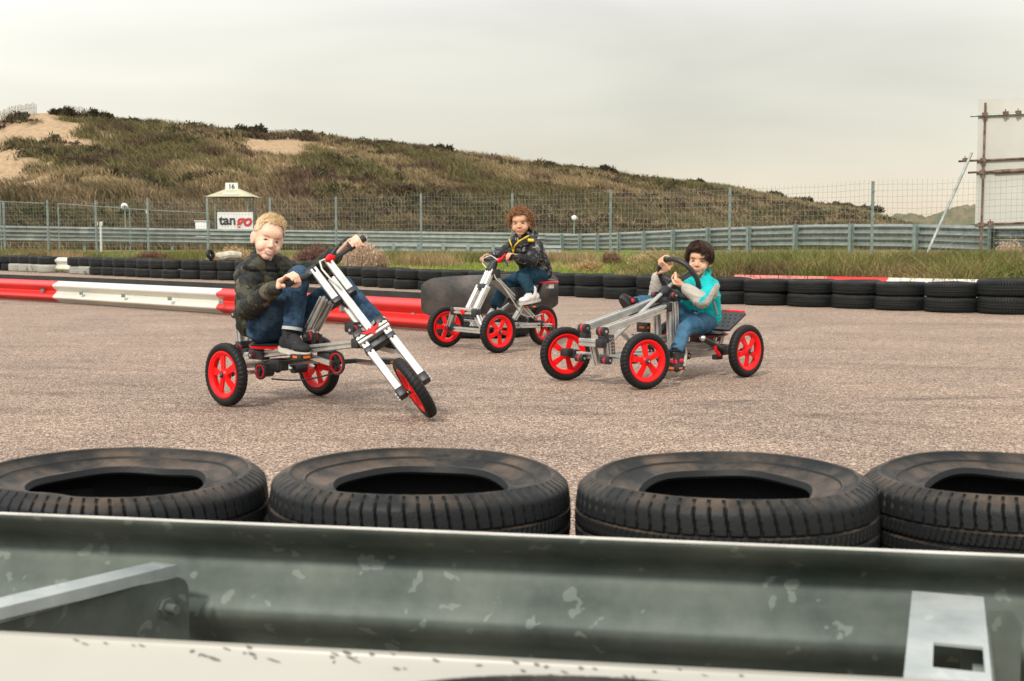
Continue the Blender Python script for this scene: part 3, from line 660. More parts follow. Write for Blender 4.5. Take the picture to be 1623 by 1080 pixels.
# black rubber bumper end with a wide tyre under it
bx=PY(776,470,10.75); bb=empty('rubber_bumper',(bx.x,10.75,0)); tag(bb,'big curved black rubber bumper at the barrier end behind the curly-haired boy','bumper')
mb=MB(); nS,nT=40,14; hw=.585
def bump(s,t,o):
    # s -1..1 across, t 0..1 up ; rounded-corner outline
    cx=abs(s); k=(1-max(0,(cx-.80)/.20)**2.2*.30)
    z0=.205+.03*s; z1=.535+.012*s-.035*max(0,-s)**2; zc=(z0+z1)/2; hh=(z1-z0)/2*k
    if s>.5 : zc-=.0
    x=hw*s; y=-.20*(1-s*s)+.02; bul=.03*(1-(2*t-1)**2)
    return V((bx.x+x,10.75+y-bul*(1-o)+o*.09,zc+(2*t-1)*hh))
g=[[bump(-1+2*i/nS,j/nT,0) for j in range(nT+1)] for i in range(nS+1)]; h=[[bump(-1+2*i/nS,j/nT,1) for j in range(nT+1)] for i in range(nS+1)]
vs=[p for r in g for p in r]+[p for r in h for p in r]; q=nT+1; o2=(nS+1)*q; fs=[]
for i in range(nS):
    for j in range(nT): fs.append((i*q+j,(i+1)*q+j,(i+1)*q+j+1,i*q+j+1)); fs.append((o2+i*q+j,o2+i*q+j+1,o2+(i+1)*q+j+1,o2+(i+1)*q+j))
    fs.append((i*q,o2+i*q,o2+(i+1)*q,(i+1)*q)); fs.append((i*q+nT,(i+1)*q+nT,o2+(i+1)*q+nT,o2+i*q+nT))
for j in range(nT): fs.append((j,j+1,o2+j+1,o2+j)); fs.append((nS*q+j,o2+nS*q+j,o2+nS*q+j+1,nS*q+j+1))
mb.add(vs,fs); M_BUMP=mat('bumper_rubber',(.022,.021,.02),.5,0,.35,4,.35,30,c2=(.06,.05,.042)); mb.build('rubber_sheet',M_BUMP,bb,ang=50)
mb=MB(); 
for i,t in enumerate((.25,.48)): mb=MB(); mb.tube([(bx.x-.45+i*.9,10.85,.25),(bx.x-.45+i*.9,10.85,.5)],.03,10); mb.build('mounting_tube',M_POST,bb)
bt=tyre_mesh('tyre',R=.43,W=.20,rb=.25,pitches=60,sub=8,seed=9)
place_tyre(bt,M_FAR,(bx.x-.07,10.95,.103),.4,'wide black tyre lying under the curved rubber bumper')
# rails behind the far tyre wall
def offpath(p0,p1,off,n=24):
    r=[]
    for px in np.linspace(p0,p1,n):
        Yp=float(tyreY(px))+off; r.append(((px-811.5)/2000*Yp,Yp))
    return r
rr=empty('guardrail',(4.5,15.6,0)); tag(rr,'low guardrail behind the right tyre wall, red then white','guardrail')
for p0,p1,m,lab in((1165,1312,mat('faded_red_paint',(.62,.20,.16),.5,0,.15,3),'faded pink rail panel'),(1310,1408,M_RED,'short red rail panel'),(1406,1900,M_WHITE,'white rail panel')):
    mb=MB(); wbeam(mb,offpath(p0,p1,.68),.364,1,h=.31,sub=3); mb.build('rail_panel',m,rr,ang=60)['label']=lab
rl=empty('guardrail',(-12,31.5,0)); tag(rl,'white guardrail showing through the gap in the left tyre wall','guardrail')
mb=MB(); wbeam(mb,offpath(-200,420,.62),.385,1,h=.36,sub=3); mb.build('rail_panel',M_WHITE,rl,ang=60)
# ================================================================ BACKGROUND ARMCO
def armco(name,lab,P,ztop,nb,postside,ps,m=M_ARM,mp=M_POST):
    pts=[((px-811.5)/2000*Y,Y) for px,Y in P]
    fine=[];fz=[];ff=[]
    for i in range(len(pts)-1):
        for t in np.linspace(0,1,8,endpoint=False): fine.append(lerp2(pts[i],pts[i+1],t)); fz.append(ztop[i]+(ztop[i+1]-ztop[i])*t)
    fine.append(pts[-1]); fz.append(ztop[-1])
    for _ in range(3):
        fine=[fine[0]]+[((fine[i-1][0]+2*fine[i][0]+fine[i+1][0])/4,(fine[i-1][1]+2*fine[i][1]+fine[i+1][1])/4) for i in range(1,len(fine)-1)]+[fine[-1]]
    ro=empty(name,(fine[len(fine)//2][0],fine[len(fine)//2][1],.3)); tag(ro,lab,'guardrail')
    for k in range(nb):
        mb=MB(); wbeam(mb,fine,0,1,h=.315,d=.085,sub=2,zs=[z-k*.335 for z in fz]); mb.build('rail_beam',m,ro,ang=60)
    s=0;need=.8
    for i in range(1,len(fine)):
        a,b=fine[i-1],fine[i]; L_=math.hypot(b[0]-a[0],b[1]-a[1])
        while s+L_>need:
            p=lerp2(a,b,(need-s)/L_); d=V((b[0]-a[0],b[1]-a[1],0)).normalized(); n=V((d.y,-d.x,0)); zt_=fz[i]+.01; R=Matrix([d,n,V((0,0,1))]).transposed()
            mb=MB(); c=V((p[0],p[1],(zt_+.1)/2))+n*(.135*postside); hgt=zt_-.1
            mb.box(c,(.012,.10,hgt),R); mb.box(c+n*.05,(.11,.008,hgt),R); mb.box(c-n*.05,(.11,.008,hgt),R)
            mb.box(c-n*.05*postside+V((0,0,hgt/2-.16)),(.16,.02,.16),R)
            mb.build('post',mp,ro,smooth=False); need+=ps
        s+=L_
    return ro
armco('guardrail','long two-rail steel guardrail beyond the mesh fence on the left and centre',[(-200,50),(0,52),(300,55),(640,56),(905,56)],[1.48,1.40,1.30,1.19,1.10],2,-1,3.6)
armco('guardrail','tall steel guardrail with posts in front beyond the right mesh fence',[(850,57),(905,53.5),(960,49),(1050,44),(1155,40),(1295,36),(1430,33.2),(1570,30.8),(1750,28.5)],[1.10,1.06,1.08,1.15,1.22,1.26,1.24,1.16,1.12],2,1,2.3)
armco('guardrail','low single steel guardrail with short posts beyond the centre mesh fence',[(590,47.5),(700,48),(800,48),(890,47.5)],[.66,.64,.62,.60],1,1,.95)
# ================================================================ MESH FENCE
fo=empty('mesh_fence',(0,33,.2)); tag(fo,'welded mesh fence on grey steel posts between the tyre wall and the track','fence')
def fpt(px): Y=float(fenceY(px)); return ((px-811.5)/2000*Y,Y)
posts=[-70,10,79,155,237,331,430,534,668,812,967,1155,1380,1650]
tops={-70:321,10:320,79:318,155:318,237:315,331:315,430:315,534:313,668:308,812:307,967:302,1155:298,1380:289,1650:278}
PZ=[]
for px in posts:
    x,y=fpt(px); zt_=CH+(380-tops[px])/2000*y; PZ.append((x,y,zt_)); mb=MB(); wd=.055
    mb.box((x,y,(zt_+.05)/2),(wd,.05,zt_-.05)); mb.box((x,y,zt_),(wd+.008,.058,.012))
    for k in range(7): mb.box((x,y-.031,.35+k*.25),(.075,.008,.03))
    mb.build('post',M_POST,fo)
M_WIRE=mat('zinc_wire',(.30,.33,.29),.5,.4,.15,5)
for i in range(len(PZ)-1):
    (x0,y0,z0),(x1,y1,z1)=PZ[i],PZ[i+1]; a=V((x0,y0-.03,0)); b=V((x1,y1-.03,0)); d=b-a; L_=d.length; d.normalize(); mb=MB()
    tw=.0048; zb=.22; nv_=int(L_/.105); U_=V((0,0,1))
    warp=lambda s,z: V((0,0,0))+d.cross(U_)*(.03*math.sin(s*2+z+i))
    for k in range(nv_+1):
        s=L_*k/nv_; zt_=z0+(z1-z0)*k/nv_+.04-.05*math.sin(PI*k/nv_); jit=.012*math.sin(k*12.9+i)
        mb.tube([a+d*s+V((0,0,zb)),a+d*(s+jit)+V((0,0,(zb+zt_)/2)),a+d*s+V((0,0,zt_+.02*random.random()))],tw/2,4,False)
    z=zb+.02
    while z<min(z0,z1)+.02:
        sagz=.02*math.sin(z*5+i); fr=(z-zb)/(z0-zb); zz0=zb+(z0-zb)*fr; zz1=zb+(z1-zb)*fr
        pts_=[a+d*(L_*t)+V((0,0,zz0+(zz1-zz0)*t-.035*fr*math.sin(PI*t)+.008*math.sin(t*17+z*9))) for t in np.linspace(0,1,9)]
        mb.tube(pts_,tw/2,4,False); z+=.125
    mb.build('mesh_panel',M_WIRE,fo,smooth=False)
# ================================================================ BILLBOARD, HUT AND SMALL THINGS
def text(body,size,m,loc,X,Y,name,parent,ext=.004,sx=1.0,shear=0,bold=0):
    cu=bpy.data.curves.new(name,'FONT'); cu.body=body; cu.size=size; cu.extrude=ext; cu.offset=bold; cu.shear=shear; cu.align_x='CENTER'; cu.align_y='CENTER'
    o=bpy.data.objects.new(name,cu); COL.objects.link(o); bpy.context.view_layer.update()
    me=bpy.data.meshes.new_from_object(o.evaluated_get(bpy.context.evaluated_depsgraph_get())); bpy.data.objects.remove(o); me.materials.clear()
    X=V(X).normalized();Y=V(Y).normalized();Z=X.cross(Y); org=wloc(parent)
    for v in me.vertices: v.co=V(loc)+X*v.co.x*sx+Y*v.co.y+Z*v.co.z-org
    me.name=name; return link(name,me,m,parent)
M_BOARD=mat('board_white',(.50,.50,.44),.6,0,.07,.7,c2=(.54,.54,.49)); M_RUST=mat('rusty_steel',(.12,.075,.05),.75,.2,.4,6,.3,30,c2=(.20,.13,.09)); M_TUBE=mat('scaffold_zinc',(.34,.37,.33),.45,.5,.25,4)
P0=PY(1545,362,29.2); Ub=V((.93,-.36,0)).normalized(); zb=CH+18*.0146; zt=CH+218.5*.0146
bo_=empty('billboard',(P0.x,P0.y,.3)); tag(bo_,'back of a tall white billboard on rusty scaffold tubes at the right edge','billboard')
nb_=V((Ub.y,-Ub.x,0)); mb=MB(); R=Matrix([Ub,nb_,V((0,0,1))]).transposed(); 
for k in range(3): mb.box(V((P0.x,P0.y,(zb+zt)/2))+Ub*(.61+k*1.224),(1.22,.03,zt-zb),R)
mb.build('panel',M_BOARD,bo_,smooth=False)
def bp_(px,py,off=.08):  # point on the board plane, shifted toward the camera by off
    d=ray(px,py); n=nb_ if nb_.y<0 else -nb_; o=V((P0.x,P0.y,0))+n*off; k=(o-_C).dot(n)/d.dot(n); return _C+d*k
for (a,b,m,r,of) in [((1562,163),(1553,432),M_RUST,.026,.11),((1538,184),(1700,177),M_TUBE,.027,.06),((1519,256),(1700,248),M_RUST,.024,.06),((1534,274),(1700,266),M_RUST,.024,.06),((1576,272.5),(1700,266),M_RUST,.045,.062),((1540,356),(1700,351),M_RUST,.022,.06)]:
    mb=MB(); mb.tube([bp_(*a,of),bp_(*b,of)],r,12); mb.build('scaffold_tube',m,bo_)
for c in((1561,182),(1558,254),(1557,273),(1555,356),(1594,180),(1614,179),(1530,254),(1570,354)):
    mb=MB(); p=bp_(*c,.09); mb.box(p,(.10,.10,.09)); mb.tube([p+V((-.03,-.06,-.05)),p+V((-.03,-.06,.09))],.012,6); mb.build('coupler',M_RUST,bo_)
st=MB(); st.tube([bp_(1540,243,.16),V((PY(1465,412,27.9)))],.033,12); st.build('brace_tube',M_TUBE,bo_)
mb=MB(); mb.tube([bp_(1552,362,.1),PY(1477,402,27.8)],.006,5); mb.build('guy_wire',M_POST,bo_)
# marshal post
Yh=60.0
def H(px,py,dy=0): return PY(px,py,Yh+dy)
hu=empty('marshal_post',(H(371,364).x,Yh,.4)); tag(hu,'small marshal hut with pyramid roof and number board above the white banner','hut')
M_ROOF=mat('cream_roof',(.46,.45,.30),.7,0,.1,2); M_SIGN=mat('sign_white',(.72,.73,.70),.5,0,.04,3); M_BLK=mat('black_paint',(.02,.025,.03),.5); M_SRED=mat('sign_red',(.55,.02,.03),.5)
c=H(370.5,313); hwx=(H(407,313).x-H(334,313).x)/2; ap=H(370.5,299); mb=MB(); ze=c.z; t=.20
mb.add([(c.x-hwx,Yh-hwx,ze),(c.x+hwx,Yh-hwx,ze),(c.x+hwx,Yh+hwx,ze),(c.x-hwx,Yh+hwx,ze),(c.x-hwx*t,Yh-hwx*t,ap.z),(c.x+hwx*t,Yh-hwx*t,ap.z),(c.x+hwx*t,Yh+hwx*t,ap.z),(c.x-hwx*t,Yh+hwx*t,ap.z)],[(0,1,5,4),(1,2,6,5),(2,3,7,6),(3,0,4,7),(4,5,6,7),(3,2,1,0)])
mb.build('roof',M_ROOF,hu,smooth=False)
mb=MB(); 
for px in(346,397):
    for dy in(-.7,.7): p=H(px,312); mb.tube([(p.x,Yh+dy,.3),(p.x,Yh+dy,ze)],.035,8)
mb.build('post',M_POST,hu)
mb=MB(); a=H(360,303);b=H(379.5,290.5); mb.box(((a.x+b.x)/2,Yh-.35,(a.z+b.z)/2),(b.x-a.x,.05,b.z-a.z)); nbd=mb.build('number_board',M_SIGN,hu,smooth=False)
text('16',.30,M_BLK,((a.x+b.x)/2,Yh-.385,(a.z+b.z)/2),(1,0,0),(0,0,1),'number',nbd,bold=.006)
mb=MB(); a=H(361,310);b=H(384,306.5); mb.box(((a.x+b.x)/2,Yh-hwx*.85,(a.z+b.z)/2),(b.x-a.x,.03,b.z-a.z)); mb.build('name_strip',M_SIGN,hu,smooth=False)
mb=MB(); a=H(344.5,365,-.9);b=H(400.5,336.5,-.9); mb.box(((a.x+b.x)/2,Yh-.85,(a.z+b.z)/2),(b.x-a.x,.03,b.z-a.z)); ban=mb.build('banner',M_SIGN,hu,smooth=False); ban['label']='white banner with dark and red lettering'
bw=b.x-a.x; cz=(a.z+b.z)/2+.03; x0=a.x
text('tan',.62,M_BLK,(x0+bw*.285,Yh-.885,cz),(1,0,0),(0,0,1),'lettering',ban,sx=1.0,bold=.018)
text('go',.74,M_SRED,(x0+bw*.74,Yh-.89,cz-.02),(1,0,0),(0,0,1),'lettering',ban,sx=.98,shear=.25,bold=.022)
def simple(nm,lab,cat,fn,m,loc,parts=None):
    mb=MB(); fn(mb); o=mb.build(nm,m); tag(o,lab,cat); return o
a=PY(311,364,59);b=PY(331,351,59)
def boxed(mb): mb.rbox(((a.x+b.x)/2,59,(a.z+b.z)/2-.3),(b.x-a.x,.5,b.z-a.z+.6)); mb.box(((a.x+b.x)/2,59,b.z+.01),(b.x-a.x+.06,.56,.04))
simple('storage_box','white storage box left of the marshal hut banner','box',boxed,M_SIGN,None)
def lampo(px,py,r,lab,Yl=54,zb_=.4):
    p=PY(px,py,Yl); rt=empty('marker_lamp',(p.x,Yl,zb_)); tag(rt,lab,'lamp')
    mb=MB(); mb.lathe([(0,-.06),(r*.7,-.05),(r,0),(r*.7,.05),(0,.06)],p,(0,-1,0),20); mb.build('lamp_head',M_SIGN,rt)
    mb=MB(); mb.tube([(p.x,Yl+.08,zb_),(p.x,Yl+.08,p.z)],.03,8); mb.box(p+V((.12,.08,-.02)),(.1,.1,.12)); mb.build('pole',M_POST,rt); return rt
lp=lampo(197,327.5,.15,'round white lamp above the left guardrail, with dark centre marks'); q=PY(197,327.5,53.9); mb=MB(); mb.box(q+V((0,-.0,-.03)),(.035,.02,.17)); mb.box(q+V((-.075,0,-.04)),(.03,.02,.12)); mb.box(q+V((.075,0,-.04)),(.03,.02,.12)); mb.build('lamp_grille',M_BLK,lp)
lampo(910,345.5,.115,'round white lamp head on a pole beyond the fence, right of the curly-haired boy')
mb=MB(); p=PY(233.5,335.5,54); mb.rbox(p,(.11,.06,.16)); mb.tube([(p.x,54.05,.4),(p.x,54.05,p.z)],.02,8); tag(mb.build('switch_box',M_SIGN),'small white square box on a thin pole left of the marshal hut','box')
mb=MB(); p=PY(159.5,352,46); mb.box((p.x,46,(p.z+.4)/2),(.07,.07,p.z-.4)); mb.rbox(PY(154,355,46),(.06,.05,.14)); mb.rbox(PY(161,355,45.9),(.07,.05,.16)); tag(mb.build('marker_post',mat('post_white',(.55,.58,.52),.5)),'thin white marker post behind the third mesh fence post','post')
# overhead cable line sagging behind the left fence
mb=MB(); mb.tube([PY(-40,318,47),PY(70,322.5,47)],.012,5); mb.tube([PY(92,323,47),PY(150,327,47),PY(240,333.5,47),PY(330,338,47)],.013,5)
for px in (0,92,205,330): q=PY(px,interp(px,[0,92,205,330],[319,323,330.5,338]),47); mb.tube([(q.x,47.02,.35),(q.x,47.02,q.z)],.022,6)
tag(mb.build('cable_rail',M_POST),'thin sagging cable on slim stakes behind the left mesh fence','cable')
# paling fences on the crest
M_WOOD=mat('grey_wood',(.30,.25,.19),.9,0,.2,8)
def paling(p0,p1,lab,hp,dz,tt0=.99):
    rt=None; n=int((p1-p0)/2.1); mb=MB(); tops_=[]
    for i in range(n):
        px=p0+(p1-p0)*i/(n-1); X,D,z=dune_pts(np.array([px]),np.array([tt0])); z=ridge_z(px) if True else z[0]
        h=hp*(.85+.3*random.random()); x=float(X[0]);y=float(D[0]); z=float(z)
        if rt is None: rt=empty('paling_fence',(x,y,z)); tag(rt,lab,'fence')
        mb.beam((x,y,z-.4+dz),(x+.05*(random.random()-.5),y,z+h+dz),.045,.03,V((0,1,0))); tops_.append((x,y-.02,z+h*.5+dz))
    mb.build('pale',M_WOOD,rt,smooth=False)
    mb=MB(); mb.tube(tops_,.012,4); mb.build('wire',M_POST,rt); return rt
paling(-60,66,'chestnut paling fence on the sand crest at the far left',.8,.10)
paling(112,176,'short paling fence along the crest between two dark shrubs',.7,.12)
# ================================================================ VERGE GRASS
def vpts(n,p0,p1,t0,t1,cond=None):
    px=rng.uniform(p0,p1,n); ty=tyreY(px)+.75; fy=fenceY(px); t=rng.uniform(t0,t1,n); Y=ty+(fy-ty)*t; u=(px-811.5)/2000
    return np.c_[u*Y,Y,verge_z(u,Y)],px,t
def gcol(P,px,green,dry,bias=.45,sc=.6):
    m=np.clip((fbm(P[:,0]*sc,P[:,1]*sc,3,61)-bias)*6,0,1)[:,None]
    return np.array(green)*(1-m)+np.array(dry)*m
GR=(.15,.19,.035); DRY=(.36,.27,.13)
P,px,t=vpts(15000,-60,1000,0,1.9); c=gcol(P,px,(.20,.25,.05),DRY,.53); c*=np.where(px>600,1.15,.95)[:,None]
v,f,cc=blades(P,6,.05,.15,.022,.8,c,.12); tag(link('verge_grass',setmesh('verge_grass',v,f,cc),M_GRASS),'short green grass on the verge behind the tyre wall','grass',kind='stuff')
# long rough grass: right bank, fence foot
P,px,t=vpts(11000,985,1760,0,1.35); hs=np.interp(px,[985,1060,1200,1760],[.4,.85,1,1.1])*(.35+1.1*fbm(P[:,0]*.9,P[:,1]*.9,3,77))*np.where(t>1,.8,1)
c=gcol(P,px,(.15,.18,.045),(.33,.245,.11),.47,.8); dk=fbm(P[:,0]*1.3,P[:,1]*1.3,2,12)[:,None]; c=np.where(dk>.64,np.array([[.13,.075,.05]]),c)*(.5+.95*rng.random((len(P),1)))
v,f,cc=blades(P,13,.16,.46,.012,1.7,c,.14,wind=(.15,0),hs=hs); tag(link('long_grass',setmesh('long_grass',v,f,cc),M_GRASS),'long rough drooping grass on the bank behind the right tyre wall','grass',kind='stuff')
P,px,t=vpts(4200,-80,1000,.35,1.15); k=fbm(P[:,0]*.45,P[:,1]*.3,3,90); keep=(k>.47)&~((px>600)&(t<.9)&(k<.62)); P,px=P[keep],px[keep]
c=gcol(P,px,(.17,.17,.05),(.37,.26,.14),.42,.5)
v,f,cc=blades(P,14,.18,.42,.016,.8,c,.16); tag(link('rough_grass',setmesh('rough_grass',v,f,cc),M_GRASS),'rough dry grass clumps along the foot of the left mesh fence','grass',kind='stuff')
def bush(px,py,Y,w,h,c,nb,label,nm='dry_bush',bw=.012,lean=.5,twig=False):
    x=(px-811.5)/2000*Y; z0=float(verge_z(np.array([(px-811.5)/2000]),np.array([Y]))[0]); n=int(60)
    a=rng.random(n)*2*PI; r=np.sqrt(rng.random(n)); P=np.c_[x+np.cos(a)*r*w*.36,Y+np.sin(a)*r*w*.3,np.full(n,z0)]
    rt=empty(nm,(x,Y,z0)); tag(rt,label,'bush' if 'bush' in nm else 'plant')
    col=np.tile(np.array([c]),(n,1))*(.8+.4*rng.random((n,1))); hs=1-.45*r
    v,f,cc=blades(P,nb,h*.45,h,bw,lean,col,w*.05,hs=hs); 
    me=setmesh('stem',v-np.array([[x,Y,z0]]),f,cc); link('stem',me,M_GRASS,rt)
    k=26; a=rng.random(k)*2*PI; r=np.sqrt(rng.random(k)); Q=np.c_[np.cos(a)*r*w*.38,np.sin(a)*r*w*.3,np.full(k,h*.15)]
    v,f,cc=scrub(Q,np.full(k,w*.15),h*.85*(1-.4*r),np.tile(np.array([c])*1.15,(k,1)),nb*3,.020); link('seed_head',setmesh('seed_head',v,f,cc),M_GRASS,rt); return rt
bush(372,412,29,.95,.62,(.50,.36,.20),30,'pale straw-coloured grass clump left of the blond boy')
bush(343,408,30,.6,.45,(.42,.30,.16),24,'lower straw grass clump beside the pale one')
bush(500,415,29,1.0,.72,(.20,.11,.085),26,'reddish brown twiggy bush between the blond boy and his handlebar',bw=.010)
bush(572,420,25.5,.85,.86,(.56,.42,.31),34,'tall pinkish straw bush right of the handlebar grip',bw=.009)
bush(597,420,25.8,.55,.55,(.50,.37,.25),28,'small straw bush at the right foot of the tall pinkish one')
bush(238,404,33,.9,.45,(.17,.085,.06),22,'dark reddish dock clump at the foot of the left fence')
bush(258,404,33.4,.6,.38,(.20,.10,.07),20,'smaller reddish dock clump right of the dark one')
bush(62,404,36,1.0,.42,(.20,.14,.08),20,'brown weed clump near the second fence post')
bush(968,432,29.5,.5,.42,(.24,.15,.09),24,'brown dead weed at the foot of the fence post right of the curly-haired boy')
bush(930,440,24,.7,.32,(.42,.29,.14),20,'tan grass clump in front of the fence left of the steering wheel')
bush(1040,432,26,1.3,.55,(.40,.30,.16),26,'dry grass clump behind the steering wheel')
bush(1320,418,29,1.4,.42,(.17,.10,.09),18,'dark purple seed-head weeds beside the right fence post')
bush(1495,418,27.5,1.3,.34,(.14,.075,.055),18,'dark reddish weeds right of the diagonal brace tube')
bush(1600,412,27.5,.9,.72,(.52,.40,.28),20,'feathery pale grass at the right edge before the guardrail')
# logs and debris
M_LOG=mat('dead_wood',(.20,.13,.09),.9,0,.35,10,.5,30)
def log(pts,r,lab):
    mb=MB(); n=14; q=[]; 
    P=[V(p) for p in pts]
    for i in range(n):
        t=i/(n-1)*(len(P)-1); k=min(int(t),len(P)-2); q.append(P[k].lerp(P[k+1],t-k)+V((random.uniform(-1,1),random.uniform(-1,1),random.uniform(-1,1)))*r*.25)
    mb.tube(q,[r*(1-.35*i/n)*(1+.15*random.uniform(-1,1)) for i in range(n)],8)
    for i in (4,7,10): mb.tube([q[i],q[i]+V((random.uniform(-.1,.2),-.05,.14))],[r*.4,r*.1],5)
    tag(mb.build('fallen_branch',M_LOG),lab,'branch')
log([G(603,405.5,.27),G(628,408.5,.26),G(662,414.5,.24)],.035,'long fallen branch lying on the grass left of the fence post')
log([G(694,418,.22),G(712,420,.22),G(735,422.5,.2)],.045,'short knobbly log on the grass right of the fence post')
mb=MB(); q=PY(352,423,25.9); zt_=.43
mb.tube([(q.x-.16,26.1,zt_+.08),(q.x-.02,26.08,zt_+.05),(q.x+.14,26.1,zt_+.09),(q.x+.36,26.12,zt_+.07)],[.05,.10,.09,.07],10)
o=mb.build('old_sack',mat('sack_cloth',(.46,.43,.34),.9,0,.2,12,.6,25)); tag(o,'pale rolled sack lying on the tyre wall behind the blond boy','sack')
mb=MB(); mb.lathe([(.05,-.03),(.10,-.03),(.115,0),(.10,.03),(.05,.03)],(q.x-.27,26.05,zt_+.09),(1,-.5,.2),20,closed=True); tag(mb.build('small_tyre',M_FAR),'small black scooter tyre beside the rolled sack on the tyre wall','tyre')
# ================================================================ PEDAL VEHICLES
M_ALU=mat('brushed_aluminium',(.56,.56,.53),.30,.62,.12,18); M_BLKP=mat('black_plastic',(.022,.023,.025),.45,0,.2,20)
M_REDP=mat('glossy_red_plastic',(.86,.006,.008),.38,0,.04,8,spec=.3); M_CHROME=mat('bright_steel',(.75,.75,.75),.2,.9,.05,20)
M_ORANGE=mat('orange_reflector',(.85,.16,.01),.2); M_CABLE=mat('pale_cable',(.62,.62,.56),.4); M_CHAIN=mat('chain_steel',(.05,.05,.05),.4,.7)
class Fr:
    def __init__(s,O,F):
        s.O=V((O[0],O[1],0)); s.f=V((F[0],F[1],0)).normalized(); s.b=V((s.f.y,-s.f.x,0)); s.z=V((0,0,1))
        if s.b.y>0: s.b=-s.b
    def w(s,a,b,z): return s.O+s.f*a+s.b*b+s.z*z
    def L(s,px,py,b):
        d=ray(px,py); k=(b-(_C-s.O).dot(s.b))/d.dot(s.b); return _C+d*k
def kart_tyre(R=.16):
    nS=40*9; m=22; a_=.026; rc=R-.024; v=[]
    prof=[]
    for i in range(m):
        ph=2*PI*i/m; prof.append((rc+.024*math.cos(ph)*(1.0),a_*math.sin(ph)*(1+.10*abs(math.cos(ph)))))
    prof=[(max(r,.113),z) for r,z in prof]
    for k in range(nS):
        th=2*PI*k/nS; q=(k%9)/9
        for r,z in prof:
            d=0
            if r>rc-.004:
                x=(q+z/.026*.30*(1 if (k//9)%1==0 else 1))%1
                d=.0028 if x<.24 else 0
                if abs(z)<.0025: d=.002
                if r<rc+.006: d*=.7
            v.append(((r-d)*math.cos(th),(r-d)*math.sin(th),z*(1-.04*(d>0))))
    f=[(k*m+i,((k+1)%nS)*m+i,((k+1)%nS)*m+(i+1)%m,k*m+(i+1)%m) for k in range(nS) for i in range(m)]
    me=bpy.data.meshes.new('tyre'); me.from_pydata(v,[],f); me.polygons.foreach_set('use_smooth',[True]*len(me.polygons)); me.update()
    try: me.set_sharp_from_angle(angle=math.radians(40))
    except Exception: pass
    me.materials.append(M_TYRE); return me
KT=kart_tyre()
def rim_mesh(spokes=5):
    mb=MB()
    mb.lathe([(.116,-.022),(.118,-.018),(.108,-.012),(.101,-.004),(.098,.006),(.103,.016),(.118,.020),(.119,.023),(.112,.024),(.096,.014),(.092,.004),(.094,-.010),(.104,-.020)],(0,0,0),(0,0,1),64,closed=True)
    for k in range(spokes):
        th=2*PI*k/spokes+.3; e=V((math.cos(th),math.sin(th),0)); s_=V((-e.y,e.x,0))
        for (r0,r1,w0,w1,z0,z1) in((.020,.098,.013,.0185,.013,.005),):
            t=.005
            P=[e*r0-s_*w0,e*r0+s_*w0,e*r1+s_*w1,e*r1-s_*w1]; Z=[z0,z0,z1,z1]
            mb.add([p+V((0,0,z+t)) for p,z in zip(P,Z)]+[p*1.0+V((0,0,z-t)) for p,z in zip(P,Z)],[(0,1,2,3),(7,6,5,4),(0,4,5,1),(1,5,6,2),(2,6,7,3),(3,7,4,0)])
        # rib down the middle of the spoke
        mb.beam(e*.03+V((0,0,.012)),e*.094+V((0,0,.004)),.006,.014,V((0,0,1)))
    mb.lathe([(0,.026),(.018,.026),(.024,.020),(.030,.014),(.032,-.010),(.026,-.016),(0,-.016)],(0,0,0),(0,0,1),32)
    me=mb.mesh('rim',ang=30); me.materials.append(M_REDP); return me
RM=rim_mesh()
def hub_mesh():
    mb=MB(); mb.lathe([(0,.036),(.010,.036),(.0145,.032),(.0155,.024),(.0155,.016),(0,.016)],(0,0,0),(0,0,1),24); mb.lathe([(0,-.04),(.014,-.04),(.014,-.012),(0,-.012)],(0,0,0),(0,0,1),20)
    me=mb.mesh('wheel'); me.materials.append(M_BLKP); return me
HM=hub_mesh()
def nut_mesh():
    mb=MB(); mb.tube([(0,0,.0355),(0,0,.040)],.0065,6); me=mb.mesh('hub_nut'); me.materials.append(M_CHROME); return me
NM=nut_mesh()
def wheel(root,c,n,spin=0,spoked=False):
    h=link('wheel',HM,None,root); q=V(n).normalized().to_track_quat('Z','Y').to_matrix().to_4x4()@Matrix.Rotation(spin,4,'Z')
    h.matrix_local=Matrix.Translation(V(c)-V(root.location))@q
    link('tyre',KT,None,h); link('rim',RM,None,h); link('hub_nut',NM,None,h)
    if spoked:
        mb=MB()
        for k in range(28):
            a=2*PI*k/28; b=a+(.35 if k%2 else -.35); mb.tube([(.02*math.cos(b),.02*math.sin(b),-.024),(.096*math.cos(a),.096*math.sin(a),-.012)],.0011,4)
        me=mb.mesh('spokes'); me.materials.append(M_CHROME); link('spokes',me,None,h)
    return h
def alu(root,p,q,w=.038,h=.038,up=(0,0,1),name='frame_beam'):
    mb=MB(); mb.profile(p,q,w,h,V(up)); return mb.build(name,M_ALU,root,ang=25)
def block(root,c,sz,R=None,name='bracket',m=None):
    mb=MB(); mb.rbox(c,sz,R); return mb.build(name,m or M_BLKP,root,ang=25)
M_REDJ=mat('dark_red_inlay',(.42,.02,.03),.4)
def joint(root,c,ax,r=.019,L_=.045,R=None):
    """black hinge: barrel with red ring and steel bolt"""
    ax=V(ax).normalized(); mb=MB(); mb.tube([V(c)-ax*L_/2,V(c)+ax*L_/2],r,20)
    j=mb.build('joint',M_BLKP,root); mb=MB(); mb.tube([V(c)+ax*(-L_*.12),V(c)+ax*(L_*.14)],r*1.04,20); mb.build('joint_ring',M_REDJ,j)
    mb=MB(); mb.tube([V(c)+ax*(L_/2),V(c)+ax*(L_/2+.004)],r*.36,8); mb.build('bolt',M_CHROME,j); return j
def plainrod(root,p,q,r,name,m): mb=MB(); mb.tube([p,q] if not isinstance(p,list) else p,r,10); return mb.build(name,m,root)
